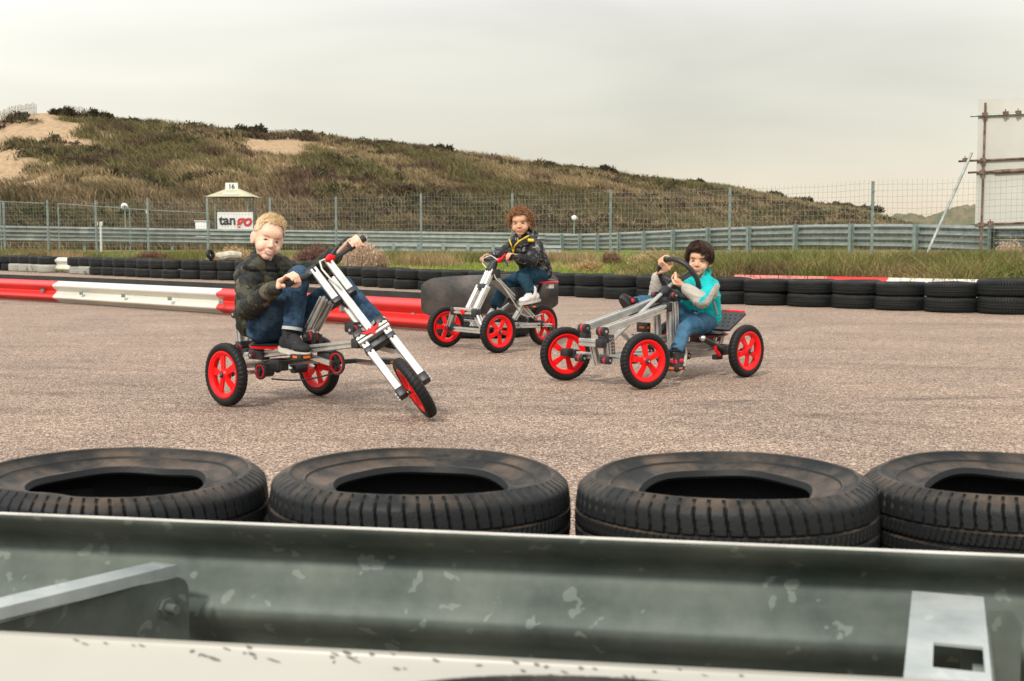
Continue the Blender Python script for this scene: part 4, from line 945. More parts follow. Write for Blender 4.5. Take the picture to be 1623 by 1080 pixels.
def Rm(x,y,z): return Matrix([V(x).normalized(),V(y).normalized(),V(z).normalized()]).transposed()
def emblem(root,c,X,Y,s):
    mb=MB(); poly=[(-1,.35),(-.45,.18),(-.2,.42),(0,.2),(.2,.42),(.45,.18),(1,.35),(.6,-.1),(.25,-.18),(0,-.62),(-.25,-.18),(-.6,-.1)]
    mb.prism([(a*s,b*s) for a,b in poly],c,X,Y,.008); return mb.build('emblem',M_REDP,root,smooth=False)
def pedal(root,c,fr,sz=(.085,.075,.024)):
    R=Rm(fr.f,fr.b,(0,0,1)); p=block(root,c,sz,R,'pedal')
    mb=MB(); mb.box(V(c)+fr.f*(sz[0]/2),(.005,.040,.012),R); mb.build('reflector',M_ORANGE,p)
    mb=MB(); mb.box(V(c)+fr.b*(sz[1]/2),(.03,.004,.010),R); mb.build('reflector',M_ORANGE,p)
    return p
# ---------------------------------------------------------------- trike (blond boy)
T=Fr((-1.227,6.475),(.742,-.670))
tr=empty('pedal_trike',tuple(T.O)); tag(tr,'silver framed chopper pedal trike with red rims ridden by the blond boy','trike','silver pedal vehicles with red rims')
wheel(tr,T.w(0,.295,.16),T.b,.2); wheel(tr,T.w(0,-.295,.16),T.b,.9)
WC=T.w(1.049,0,.150); TOP=T.L(508,420,0); tA=(TOP-WC).normalized(); nA=V((-.887,-.17,-.424)); nA=(nA-tA*nA.dot(tA)).normalized(); wA=tA.cross(nA)
if wA.dot(T.f)>0: wA=-wA     # w points back toward the rider
def S(u,v,w=0): return WC+tA*u+nA*v+wA*w
wheel(tr,WC,nA,.5)
for s in(1,-1):
    alu(tr,S(.035,.062*s),S(.39,.062*s),.036,.036,wA,'fork_leg'); alu(tr,S(.64,.042*s),S(.862,.042*s),.036,.036,wA,'handlebar_beam')
    block(tr,S(.015,.062*s),(.046,.044,.05),Rm(wA,nA,tA),'axle_bracket')
    for k in range(3):
        mb=MB(); p=S(.0+.018*k-.012,.085*s,.0); mb.tube([p,p+nA*.006*s],.0048,10); mb.build('bolt',M_CHROME,tr)
    block(tr,S(.405,.062*s),(.044,.044,.035),Rm(wA,nA,tA)); block(tr,S(.632,.042*s,.0),(.042,.042,.03),Rm(wA,nA,tA))
alu(tr,S(.345,0,-.002),S(.755,0,-.002),.036,.036,wA,'fork_leg'); alu(tr,S(.47,.018,.055),S(.68,.018,.055),.036,.036,wA,'head_tube')
alu(tr,S(.36,-.085,-.012),S(.36,.085,-.012),.036,.036,wA,'cross_beam'); block(tr,S(.33,0,.03),(.05,.09,.05),Rm(wA,nA,tA)); block(tr,S(.625,0,.03),(.05,.05,.05),Rm(wA,nA,tA)); block(tr,S(.375,.0,.035),(.04,.16,.03),Rm(wA,nA,tA))
emblem(tr,S(.365,0,-.036),-nA,tA,.048)
block(tr,S(.40,.05,.02),(.05,.035,.07),Rm(wA,nA,tA)); block(tr,S(.30,.062,0),(.042,.042,.03),Rm(wA,nA,tA)); block(tr,S(.30,-.062,0),(.042,.042,.03),Rm(wA,nA,tA))
# handlebar
block(tr,S(.862,.062,.012),(.05,.055,.045),Rm(wA,nA,tA),'handlebar_clamp')
GN=T.L(462,446,.17); 
gn0=S(.855,.06,.01); gn1=S(.855,.235,.015); gn1=T.L(453,451,.222); gf0=S(.86,-.045,.01); gf1=S(.875,-.25,.02)
plainrod(tr,gn0,gn1,.013,'handlebar',M_BLKP); plainrod(tr,gf0,gf1,.012,'handlebar',M_BLKP)
plainrod(tr,S(.872,-.165,.018),S(.880,-.262,.02),.0185,'grip',M_BLKP); plainrod(tr,gn0.lerp(gn1,.28),gn1,.0175,'grip',M_BLKP)
mb=MB(); mb.ell(S(.865,-.058,-.005),(.024,.026,.020),Rm(wA,nA,tA)); mb.ell(S(.855,-.045,-.022),(.016,.018,.014),Rm(wA,nA,tA)); mb.build('brake_clamp',M_REDP,tr)
mb=MB(); mb.tube([S(.868,-.07,-.02),S(.885,-.12,-.035),S(.897,-.19,-.035)],[.008,.007,.005],8); mb.build('brake_lever',M_BLKP,tr)
mb=MB(); q=[S(.86,-.03,-.03),S(.85,.0,-.05),S(.80,.015,-.055),S(.74,.01,-.045),S(.68,-.005,-.03),S(.6,-.02,.02),S(.5,-.02,.05)]; mb.tube(q,.0045,6); mb.build('brake_cable',M_CABLE,tr)
# main frame
for b in(.052,-.052): alu(tr,T.w(-.16,b,.226),T.w(.70,b,.338))
block(tr,T.w(.715,.052,.340),(.05,.046,.046),Rm(T.f,T.b,(0,0,1))); block(tr,T.w(.715,-.052,.340),(.05,.046,.046),Rm(T.f,T.b,(0,0,1)))
block(tr,T.w(.70,0,.36),(.045,.07,.07),Rm(T.f,T.b,(0,0,1))); joint(tr,T.w(.665,.03,.40),T.b,.022,.05); block(tr,T.w(.62,0,.41),(.07,.05,.05),Rm(T.f,T.b,(0,0,1)))
block(tr,T.w(-.05,.056,.240),(.12,.052,.05),Rm(T.f,T.b,(0,0,1))); joint(tr,T.w(-.07,.085,.238),T.b,.019,.02)
alu(tr,T.w(-.10,-.052,.19),T.w(.45,-.052,.245)); alu(tr,T.w(-.02,-.2,.195),T.w(-.02,.2,.195),.03,.03)
for s,(a_,b_) in zip((1,-1),(((513,473),(489,521)),((523,480),(500,523)))):
    alu(tr,T.L(*a_,.033*s),T.L(*b_,.033*s),.034,.034,T.f); joint(tr,T.L(b_[0]-1,b_[1]+12,.04*s+.02),T.b,.024,.04); 
    block(tr,T.L(b_[0]+1,b_[1]+16,.035*s),(.07,.03,.06),Rm(T.f,T.b,(0,0,1)))
for b in(.035,-.035): alu(tr,T.w(-.235,b,.29),T.w(-.25,b,.43),.034,.034,T.b,'seat_post')
block(tr,T.w(-.235,0,.275),(.05,.11,.05),Rm(T.f,T.b,(0,0,1))); joint(tr,T.w(-.225,.06,.262),T.b,.024,.03); joint(tr,T.w(-.25,.055,.44),T.b,.021,.03); block(tr,T.w(-.20,0,.245),(.09,.12,.035),Rm(T.f,T.b,(0,0,1)))
mb=MB(); mb.lathe([(0,.012),(.11,.010),(.125,.002),(.11,-.006),(0,-.006)],T.w(-.0,.0,.292),(0,0,1),36); st_=mb.build('seat',M_BLKP,tr); mb=MB(); mb.lathe([(.0,-.007),(.122,-.006),(.128,.001),(.122,-.012),(0,-.013)],T.w(-.0,.0,.290),(0,0,1),36); mb.build('seat_rim',M_REDP,st_)
plainrod(tr,T.w(0,.27,.16),T.w(0,-.27,.16),.010,'axle',M_CHROME); mb=MB(); mb.tube([T.w(0,.02,.16),T.w(0,.10,.16)],.032,20); mb.build('axle_carrier',M_BLKP,tr); mb=MB(); mb.tube([T.w(0,-.2,.16),T.w(0,-.12,.16)],.028,20); mb.build('axle_carrier',M_BLKP,tr)
def ring(root,c,ax,r,th,w,name,m,n=40): mb=MB(); mb.lathe([(r-th,-w/2),(r,-w/2),(r,w/2),(r-th,w/2)],c,ax,n,closed=True); return mb.build(name,m,root)
def chainring(root,c,ax,r):
    s=ring(root,c,ax,r,.010,.010,'chainring',M_BLKP); ring(s,c,ax,r-.010,.004,.012,'chain_guard',M_REDP); mb=MB(); ax=V(ax).normalized(); e=ax.cross(V((0,0,1))).normalized(); g_=ax.cross(e)
    for k in range(5): t=2*PI*k/5; d=e*math.cos(t)+g_*math.sin(t); mb.beam(V(c)+d*.006,V(c)+d*(r-.008),.012,.006,ax)
    mb.tube([V(c)-ax*.015,V(c)+ax*.015],.014,16); mb.build('spider',M_BLKP,s); return s
chainring(tr,T.w(.552,.045,.235),T.b,.058); chainring(tr,T.w(.04,.115,.165),T.b,.043); chainring(tr,T.w(.095,.05,.19),T.b,.034)
block(tr,T.w(.46,.02,.255),(.10,.07,.06),Rm(T.f,T.b,(0,0,1)),'crank_housing'); block(tr,T.w(.08,.03,.195),(.08,.07,.06),Rm(T.f,T.b,(0,0,1)),'bearing_block')
mb=MB(); c1=T.w(.552,.045,.235); c2=T.w(.04,.045,.165); pts=[]
for t in np.linspace(0,1,14): pts.append(c2.lerp(c1,t)+V((0,0,-.045-.012*(1-t)*0-.02*math.sin(PI*t))))
mb.tube(pts,.0045,6); mb.tube([p+V((0,0,.095)) for p in pts[::4]],.0045,6); mb.build('chain',M_CHAIN,tr)
mb=MB(); mb.beam(T.w(.552,.085,.238),T.w(.40,.088,.262),.013,.026); mb.build('crank_arm',M_CHROME,tr); mb=MB(); mb.beam(T.w(.552,-.075,.238),T.w(.70,-.078,.235),.013,.026); mb.build('crank_arm',M_CHROME,tr); plainrod(tr,T.w(.552,.08,.238),T.w(.552,-.08,.238),.012,'crank_axle',M_BLKP)
pedal(tr,T.w(.40,.140,.264),T); pedal(tr,T.w(.70,-.135,.242),T,(.12,.085,.024))
# ---------------------------------------------------------------- kart (dark-haired boy)
K_=Fr((.531,7.19),(-.73,-.68)); R3=Rm(K_.f,K_.b,(0,0,1))
kk=empty('pedal_kart',tuple(K_.O)); tag(kk,'silver framed four-wheeled pedal kart with round black steering wheel and red rims','kart','silver pedal vehicles with red rims')
def ang(d): return V((math.cos(math.radians(d)),math.sin(math.radians(d)),0))
wheel(kk,K_.w(.01,-.305,.16),ang(-70),.95); wheel(kk,K_.w(0,.305,.16),ang(-62),.15)
wheel(kk,K_.w(-.925,.305,.16),K_.b,.55); wheel(kk,K_.w(-.93,-.285,.16),K_.b,1.4)
alu(kk,K_.w(.03,-.18,.165),K_.w(.03,.20,.165),.036,.036,name='axle_beam')
for s in(1,-1):
    block(kk,K_.w(.02,.225*s,.165),(.05,.05,.05),R3); plainrod(kk,K_.w(.01,.23*s,.16),K_.w(.005,.29*s,.16),.011,'axle',M_CHROME)
    joint(kk,K_.w(.065,.10*s-.03,.150),K_.b,.022,.06); 
block(kk,K_.w(.06,-.245,.175),(.055,.06,.045),R3)
alu(kk,K_.w(.115,-.075,.250),K_.w(.115,.055,.250),.045,.045,name='cross_beam'); block(kk,K_.w(.115,.078,.250),(.05,.05,.05),R3); alu(kk,K_.w(.10,0,.235),K_.w(.06,0,.12),.034,.034,K_.f); alu(kk,K_.w(.04,.05,.245),K_.w(.03,.05,.15),.034,.034,K_.f)
for s,(p0,p1) in zip((1,-1),(((957,524),(1057,487)),((928,519),(1047,474)))):
    a_=K_.L(*p0,.055*s); b_=K_.L(*p1,.055*s); alu(kk,a_,b_,.038,.042); joint(kk,a_+V((0,0,-.005))+K_.f*.012,K_.b,.026,.055); block(kk,a_+V((0,0,-.045)),(.05,.05,.05),R3); block(kk,b_+V((0,0,.0)),(.05,.05,.055),R3)
for s in(1,-1):
    for da in((0,.046) if s>0 else (0,)): alu(kk,K_.w(-.505-da,.05*s,.46-.03*(s<0)),K_.w(-.535-da,.05*s,.12),.036,.036,K_.f,'upright_beam')
    alu(kk,K_.w(-.05,.05*s,.16),K_.w(-.50,.05*s,.145)); alu(kk,K_.w(-.58,.062*s,.135),K_.w(-.97,.062*s,.135)); alu(kk,K_.w(-.60,.062*s,.185),K_.w(-.95,.062*s,.185))
    block(kk,K_.w(-.59,.07*s,.13),(.07,.055,.055),R3); joint(kk,K_.w(-.52,.075*s,.50),K_.b,.018,.03)
    alu(kk,K_.w(-.24,.03*s-.03,.262),K_.w(-.55,.03*s-.03,.240)) if s>0 else None
    alu(kk,K_.w(-1.0,.03*s,.14),K_.w(-1.06,.03*s,.28),.034,.034,K_.f,'seat_post')
joint(kk,K_.w(-.62,.085,.135),K_.b,.022,.05); block(kk,K_.w(-.53,0,.15),(.09,.14,.05),R3); block(kk,K_.w(-.52,0,.47),(.09,.10,.035),R3)
plainrod(kk,K_.w(-.925,.285,.16),K_.w(-.925,-.275,.16),.011,'axle',M_CHROME); block(kk,K_.w(-.925,.14,.165),(.06,.05,.05),R3); block(kk,K_.w(-.925,-.14,.165),(.06,.05,.05),R3)
CL=K_.L(958,550,0); CT=K_.L(1070,446,0); plainrod(kk,CL,CT,.0125,'steering_column',M_ALU); cbv=(CT-CL).normalized(); cbp=K_.L(1053,462,0); mb=MB(); mb.lathe([(0,-.032),(.022,-.032),(.029,-.024),(.031,0),(.028,.022),(.020,.034),(0,.034)],cbp,cbv,20); mb.rbox(cbp-V((0,0,.03)),(.04,.05,.05),R3); mb.build('column_bearing',M_BLKP,kk)
mb=MB(); mb.prism([(-.05,-.075),(.04,-.085),(.055,.03),(.015,.075),(-.035,.07)],K_.w(-.03,.01,.215),K_.f,(0,0,1),.004); pp=mb.build('perforated_plate',mat('dark_steel',(.16,.14,.12),.5,.5),kk,smooth=False)
mb=MB()
for i in range(5):
    for j in range(7): mb.tube([K_.w(-.03-.03+i*.017,.0125,.15+j*.019),K_.w(-.03-.03+i*.017,.0135,.15+j*.019)],.0045,8)
mb.build('hole_pattern',M_CABLE,pp)
WR=.141; wn=V((.62,.56,.52)).normalized(); wc=K_.L(1076,442,0); we=wn.cross(V((0,0,1))).normalized(); wg=we.cross(wn)
mb=MB(); mb.tube([wc+(we*math.cos(2*PI*k/48)+wg*math.sin(2*PI*k/48))*WR for k in range(48)],.0155,12,closed=True); sw=mb.build('steering_wheel',M_BLKP,kk)
mb=MB(); hubc=wc-wn*.045; mb.lathe([(0,-.02),(.036,-.02),(.04,0),(.03,.02),(0,.02)],hubc,wn,24)
for t in (PI*.12,PI*.98,PI*1.55):
    d=we*math.cos(t)+wg*math.sin(t); mb.beam(hubc+d*.02,wc+d*(WR-.006),.034,.012,wn)
mb.build('spoke_hub',mat('grey_plastic',(.06,.062,.066),.4),sw); plainrod(kk,CT,hubc,.016,'column_head',M_BLKP)
mb=MB(); mb.lathe([(0,.012),(.125,.010),(.14,.002),(.12,-.008),(0,-.008)],K_.w(-.875,.0,.255),(0,0,1),36); s_=mb.build('seat',M_BLKP,kk); mb=MB(); mb.lathe([(0,-.010),(.132,-.008),(.142,-.001),(.11,-.018),(0,-.02)],K_.w(-.895,.02,.250),(0,0,1),36); mb.build('seat_rim',mat('dark_red_plastic',(.32,.02,.02),.3),s_)
block(kk,K_.w(-.88,0,.225),(.12,.10,.05),R3)
# perforated seat back leaning behind the boy
q0=K_.w(-.985,.13,.27); q1=K_.w(-1.16,.13,.37); Ux=(q1-q0).normalized(); mb=MB(); Wd=.27
cc_=q0.lerp(q1,.5)-K_.b*Wd/2; nn=Ux.cross(K_.b).normalized(); hl=(q1-q0).length/2
def P2(x,y): return (x,y)
outline=[(-hl,-Wd/2),(hl-.01,-Wd/2),(hl,-Wd/2+.01),(hl,Wd/2-.01),(hl-.01,Wd/2),(-hl,Wd/2)]
mb.prism(outline,cc_,Ux,K_.b,.012); sb=mb.build('backrest',M_BLKP,kk,smooth=False)
mb=MB(); nz=nn if nn.z>0 else -nn
for i in range(4):
    for j in range(6): p=cc_+Ux*(-hl+.04+i*.042)+K_.b*(-Wd/2+.035+j*.04+(i%2)*.018); mb.tube([p+nz*.006,p+nz*.0066],.007,10)
mb.build('hole_pattern',mat('hole_dark',(.006,.006,.006),.9),sb)
mb=MB(); 
for y in(-.09,.09): mb.tube([cc_+Ux*(hl-.004)+K_.b*y+nz*.004,cc_+Ux*(hl+.008)+K_.b*y],.006,8)
mb.tube([cc_+Ux*(hl+.016)+K_.b*(-.105),cc_+Ux*(hl+.016)+K_.b*(.105)],.008,8); mb.build('backrest_edge',M_REDP,sb)
plainrod(kk,K_.L(1114,537,.17),K_.L(1142,553,.19),.0165,'brake_handle',M_BLKP); mb=MB(); mb.ell(K_.L(1113.5,536.5,.17),.019); mb.build('handle_cap',M_CHROME,kk)
mb=MB(); mb.tube([K_.L(1133,549,.20),K_.L(1135,556,.205),K_.L(1140,563,.20)],[.011,.009,.012],8); mb.build('brake_lever',M_REDP,kk); block(kk,K_.L(1146,555,.17),(.05,.05,.06),R3); block(kk,K_.L(1137,566,.17),(.06,.04,.03),R3)
chainring(kk,K_.w(-.34,.05,.20),K_.b,.05); mb=MB(); mb.beam(K_.w(-.34,.09,.20),K_.w(-.40,.10,.09),.013,.024); mb.build('crank_arm',M_CHROME,kk); mb=MB(); mb.beam(K_.w(-.34,-.08,.20),K_.w(-.22,-.09,.30),.013,.024); mb.build('crank_arm',M_CHROME,kk)
pedal(kk,K_.L(1071,583,.16),K_,(.08,.075,.022)); pedal(kk,K_.L(1020,519,-.15),K_,(.03,.09,.06))
# ---------------------------------------------------------------- upright trike (curly-haired boy)
Q_=Fr((-.306,9.465),(-.78,-.63)); R2=Rm(Q_.f,Q_.b,(0,0,1))
qk=empty('pedal_trike',tuple(Q_.O)); tag(qk,'upright silver pedal trike with two front wheels ridden by the curly-haired boy','trike','silver pedal vehicles with red rims')
wheel(qk,Q_.w(0,-.325,.16),ang(-58),.3); wheel(qk,Q_.w(0,.325,.16),Q_.b,.75); wheel(qk,Q_.w(-.705,.0,.16),ang(-44),.2,True)
ct=Q_.w(-.185,0,.60); cm=Q_.w(-.10,0,.455); cb=Q_.w(-.01,0,.31); cd=(ct-cb).normalized(); cw=cd.cross(Q_.b)
for s in(1,-1):
    alu(qk,cm+Q_.b*.022*s,ct+Q_.b*.022*s,.036,.036,Q_.f,'steering_beam'); alu(qk,cb+Q_.b*.047*s,cm+Q_.b*.047*s+cd*.03,.042,.042,Q_.f,'steering_beam')
    alu(qk,Q_.w(-.215,.022*s,.535),Q_.w(-.60,.022*s,.215),.036,.036); 
    alu(qk,Q_.w(-.44,.05*s,.17),Q_.w(-.62,.055*s,.165)); alu(qk,Q_.w(-.64,.062*s,.165),Q_.w(-.735,.062*s,.16),.032,.026)
block(qk,cm+cd*.02,(.05,.09,.04),Rm(cd.cross(Q_.b),Q_.b,cd)); block(qk,Q_.w(-.21,0,.57),(.08,.09,.07),R2)
mb=MB(); mb.lathe([(0,-.04),(.04,-.04),(.034,.0),(.03,.035),(0,.035)],ct+cd*.03,cd,20); mb.build('headset',M_BLKP,qk)
hc=Q_.L(787,412,0); mb=MB(); mb.tube([Q_.L(765,410,-.17),Q_.L(778,412,-.05),hc,Q_.L(798,412,.06),Q_.L(818,408,.19)],.012,10); mb.build('handlebar',M_BLKP,qk); plainrod(qk,ct,hc,.018,'stem',M_BLKP)
plainrod(qk,Q_.L(779,411.5,-.07),Q_.L(763,410,-.19),.018,'grip',M_BLKP); plainrod(qk,Q_.L(804,409,.1),Q_.L(822,407,.20),.018,'grip',M_BLKP)
mb=MB(); mb.ell(Q_.L(791,413,.02),(.022,.022,.018)); mb.tube([Q_.L(791,414,.03),Q_.L(797,409,.06),Q_.L(801,403,.07)],[.014,.012,.008],8); mb.build('brake_clamp',M_REDP,qk); mb=MB(); mb.tube([Q_.L(798,414,.08),Q_.L(804,418,.12),Q_.L(804,422,.13)],.006,6); mb.build('brake_lever',M_BLKP,qk)
mb=MB(); mb.tube([Q_.L(790,413,.03),Q_.L(778,405,-.02),Q_.L(766,410,-.1),Q_.L(765,418,-.1),Q_.L(771,425,-.06)],.004,6); mb.build('brake_cable',M_CABLE,qk)
mb=MB(); mb.tube([Q_.L(782,434,.04),Q_.L(786,442,.05),Q_.L(795,450,.05),Q_.L(815,480,.05),Q_.L(826,498,.05),Q_.L(836,502,.05),Q_.L(850,501,.04),Q_.L(860,497.5,.04)],.0045,6); mb.build('gear_cable',M_CABLE,qk)
alu(qk,Q_.w(.035,-.155,.295),Q_.w(.035,.085,.295),.045,.045,name='cross_beam'); emblem(qk,Q_.w(.062,-.03,.29)+Q_.f*.0,Q_.b,(0,0,1),.042)
block(qk,Q_.w(.035,-.165,.290),(.055,.045,.055),R2); block(qk,Q_.w(.035,.105,.285),(.055,.06,.06),R2)
alu(qk,Q_.w(.035,-.175,.275),Q_.w(.03,-.235,.17),.042,.042,Q_.f); alu(qk,Q_.w(.03,.115,.265),Q_.w(.02,.175,.17),.042,.042,Q_.f)
joint(qk,Q_.w(.03,-.24,.16),Q_.b,.026,.05); joint(qk,Q_.w(.02,.19,.155),Q_.b,.026,.05); block(qk,Q_.w(.01,-.215,.16),(.06,.09,.05),R2); block(qk,Q_.w(.01,.225,.16),(.05,.09,.05),R2)
alu(qk,Q_.w(.02,-.19,.152),Q_.w(.02,.17,.152),.036,.036,name='axle_beam'); plainrod(qk,Q_.w(-.05,-.15,.215),Q_.w(-.05,.02,.215),.009,'tie_rod',M_ALU)
alu(qk,Q_.w(0,0,.20),Q_.w(-.45,0,.165)); alu(qk,Q_.L(827,486,.03),Q_.L(815,506,.03),.034,.034); block(qk,Q_.w(-.63,0,.175),(.07,.14,.05),R2); block(qk,Q_.L(873,520,.06),(.05,.03,.045),R2)
mb=MB(); mb.rbox(Q_.w(-.47,0,.40),(.20,.08,.13),R2,.3); mb.build('battery_housing',M_BLKP,qk)
chainring(qk,Q_.w(-.50,.05,.37),Q_.b,.05); plainrod(qk,Q_.w(-.58,0,.22),Q_.w(-.69,0,.50),.016,'seat_post',M_BLKP)
mb=MB(); mb.lathe([(0,.02),(.12,.016),(.135,.004),(.115,-.008),(0,-.012)],Q_.w(-.68,0,.502),(0,0,1),32); s_=mb.build('seat',M_BLKP,qk); mb=MB(); mb.tube([Q_.w(-.68,0,.500)+(Q_.f*math.cos(2*PI*k/36)+Q_.b*math.sin(2*PI*k/36))*.135 for k in range(36)],.007,6,closed=True); mb.build('seat_rim',M_REDP,s_)
block(qk,Q_.w(-.69,.10,.468),(.05,.05,.035),R2,'seat_clamp',M_CABLE)
mb=MB(); mb.beam(Q_.w(-.50,.08,.37),Q_.w(-.43,.09,.345),.012,.022); mb.build('crank_arm',M_CHROME,qk); mb=MB(); mb.beam(Q_.w(-.50,-.07,.37),Q_.w(-.36,-.08,.29),.012,.022); mb.build('crank_arm',M_CHROME,qk)
pedal(qk,Q_.L(842,486,.12),Q_,(.09,.07,.022)); pedal(qk,Q_.L(775,500,-.12),Q_,(.09,.07,.022))
# ================================================================ CHILDREN
def fuse(name,mb,vox,m,parent,org,smooth=4,post=None,fac=.5):
    me=bpy.data.meshes.new(name); me.from_pydata([tuple(V(v)-V(org)) for v in mb.v],[],mb.f)
    bm=bmesh.new(); bm.from_mesh(me); bmesh.ops.recalc_face_normals(bm,faces=bm.faces); bm.to_mesh(me); bm.free()
    o=bpy.data.objects.new(name,me); COL.objects.link(o)
    r=o.modifiers.new('r','REMESH'); r.mode='VOXEL'; r.voxel_size=vox
    s=o.modifiers.new('s','SMOOTH'); s.iterations=smooth; s.factor=fac
    dg=bpy.context.evaluated_depsgraph_get(); nm=bpy.data.meshes.new_from_object(o.evaluated_get(dg)); o.modifiers.clear(); o.data=nm; bpy.data.meshes.remove(me); nm.name=name
    n=len(nm.vertices); co=np.empty(n*3); nm.vertices.foreach_get('co',co); co=co.reshape(-1,3); no=np.empty(n*3); nm.vertices.foreach_get('normal',no); no=no.reshape(-1,3)
    if post is not None: co=post(co+np.array(org),no)-np.array(org); nm.vertices.foreach_set('co',co.ravel()); nm.update()
    nm.polygons.foreach_set('use_smooth',[True]*len(nm.polygons)); nm.materials.clear()
    if m: nm.materials.append(m)
    o.parent=parent; return o
def n3(p,s,o=3):
    r=0;a=1;t=0
    for i in range(o):
        q=p*s*2**i
        r=r+a*(vn(q[:,0]+q[:,2]*.71,q[:,1]-q[:,2]*.53,i)+vn(q[:,1]+q[:,0]*.37,q[:,2]*1.1+q[:,0]*.3,i+7)-1); t+=a; a*=.5
    return r/t
def segdist(p,a,b):
    a=np.array(a);b=np.array(b);d=b-a; t=np.clip(((p-a)@d)/(d@d),0,1); c=a+t[:,None]*d; return np.linalg.norm(p-c,axis=1),t,np.linalg.norm(d)
def strands(parent,name,m,curves,w0,w1=.0004,n=3):
    mb=MB()
    for c in curves:
        k=len(c); mb.tube(c,[w0+(w1-w0)*(i/(k-1))**1.5 for i in range(k)],n,False)
    return mb.build(name,m,parent)
def cloth_mat(name,c,rough=.85,bump=.5,bs=90,c2=None,var=.15,vs=14): return mat(name,c,rough,0,var,vs,bump,bs,c2=c2,spec=.2)
def denim(name,c1,c2):
    m,nt,b=newmat(name); N=nt.nodes; L=nt.links; tc=N.new('ShaderNodeTexCoord')
    n=N.new('ShaderNodeTexNoise'); n.inputs['Scale'].default_value=9; n.inputs['Detail'].default_value=6; n.inputs['Roughness'].default_value=.7; L.new(tc.outputs['Object'],n.inputs['Vector'])
    r=N.new('ShaderNodeValToRGB'); r.color_ramp.elements[0].position=.38; r.color_ramp.elements[1].position=.66; r.color_ramp.elements[0].color=(*c1,1); r.color_ramp.elements[1].color=(*c2,1); L.new(n.outputs['Fac'],r.inputs[0]); L.new(r.outputs[0],b.inputs['Base Color'])
    mp=N.new('ShaderNodeMapping'); mp.inputs['Scale'].default_value=(1,1,.25); L.new(tc.outputs['Object'],mp.inputs['Vector'])
    n2=N.new('ShaderNodeTexNoise'); n2.inputs['Scale'].default_value=60; n2.inputs['Detail'].default_value=5; L.new(mp.outputs[0],n2.inputs['Vector'])
    bp=N.new('ShaderNodeBump'); bp.inputs['Strength'].default_value=.5; bp.inputs['Distance'].default_value=.006; L.new(n2.outputs['Fac'],bp.inputs['Height']); L.new(bp.outputs['Normal'],b.inputs['Normal'])
    b.inputs['Roughness'].default_value=.85; b.inputs['Specular IOR Level'].default_value=.15; return m
def camo(name,cols,scale,thr):
    m,nt,b=newmat(name); N=nt.nodes; L=nt.links; tc=N.new('ShaderNodeTexCoord'); prev=None
    for i,(c,t) in enumerate(zip(cols[1:],thr)):
        mp=N.new('ShaderNodeMapping'); mp.inputs['Location'].default_value=(i*7.3+1,i*3.1,i*5.7); L.new(tc.outputs['Object'],mp.inputs['Vector'])
        n=N.new('ShaderNodeTexNoise'); n.inputs['Scale'].default_value=scale; n.inputs['Detail'].default_value=2.5; n.inputs['Distortion'].default_value=.6; L.new(mp.outputs[0],n.inputs['Vector'])
        r=N.new('ShaderNodeMapRange'); r.inputs[1].default_value=t; r.inputs[2].default_value=t+.012; L.new(n.outputs['Fac'],r.inputs[0])
        mx=N.new('ShaderNodeMixRGB'); mx.inputs[2].default_value=(*c,1); L.new(r.outputs[0],mx.inputs[0])
        if prev is None: mx.inputs[1].default_value=(*cols[0],1)
        else: L.new(prev,mx.inputs[1])
        prev=mx.outputs[0]
    L.new(prev,b.inputs['Base Color']); b.inputs['Roughness'].default_value=.6; b.inputs['Specular IOR Level'].default_value=.3
    n2=N.new('ShaderNodeTexNoise'); n2.inputs['Scale'].default_value=45; n2.inputs['Detail'].default_value=4; L.new(tc.outputs['Object'],n2.inputs['Vector'])
    bp=N.new('ShaderNodeBump'); bp.inputs['Strength'].default_value=.45; bp.inputs['Distance'].default_value=.008; L.new(n2.outputs['Fac'],bp.inputs['Height']); L.new(bp.outputs['Normal'],b.inputs['Normal'])
    return m
def skin_mat(name,c,cheek):
    m=mat(name,c,.5,0,.05,20,.15,220,spec=.35); b=m.node_tree.nodes['Principled BSDF']
    b.inputs['Subsurface Weight'].default_value=.12; b.inputs['Subsurface Radius'].default_value=(.012,.005,.003); b.inputs['Subsurface Scale'].default_value=.6; return m
M_EYEW=mat('eye_white',(.50,.46,.42),.3); M_IRIS=mat('dark_iris',(.03,.02,.015),.15); M_TEETH=mat('teeth',(.80,.76,.68),.3)
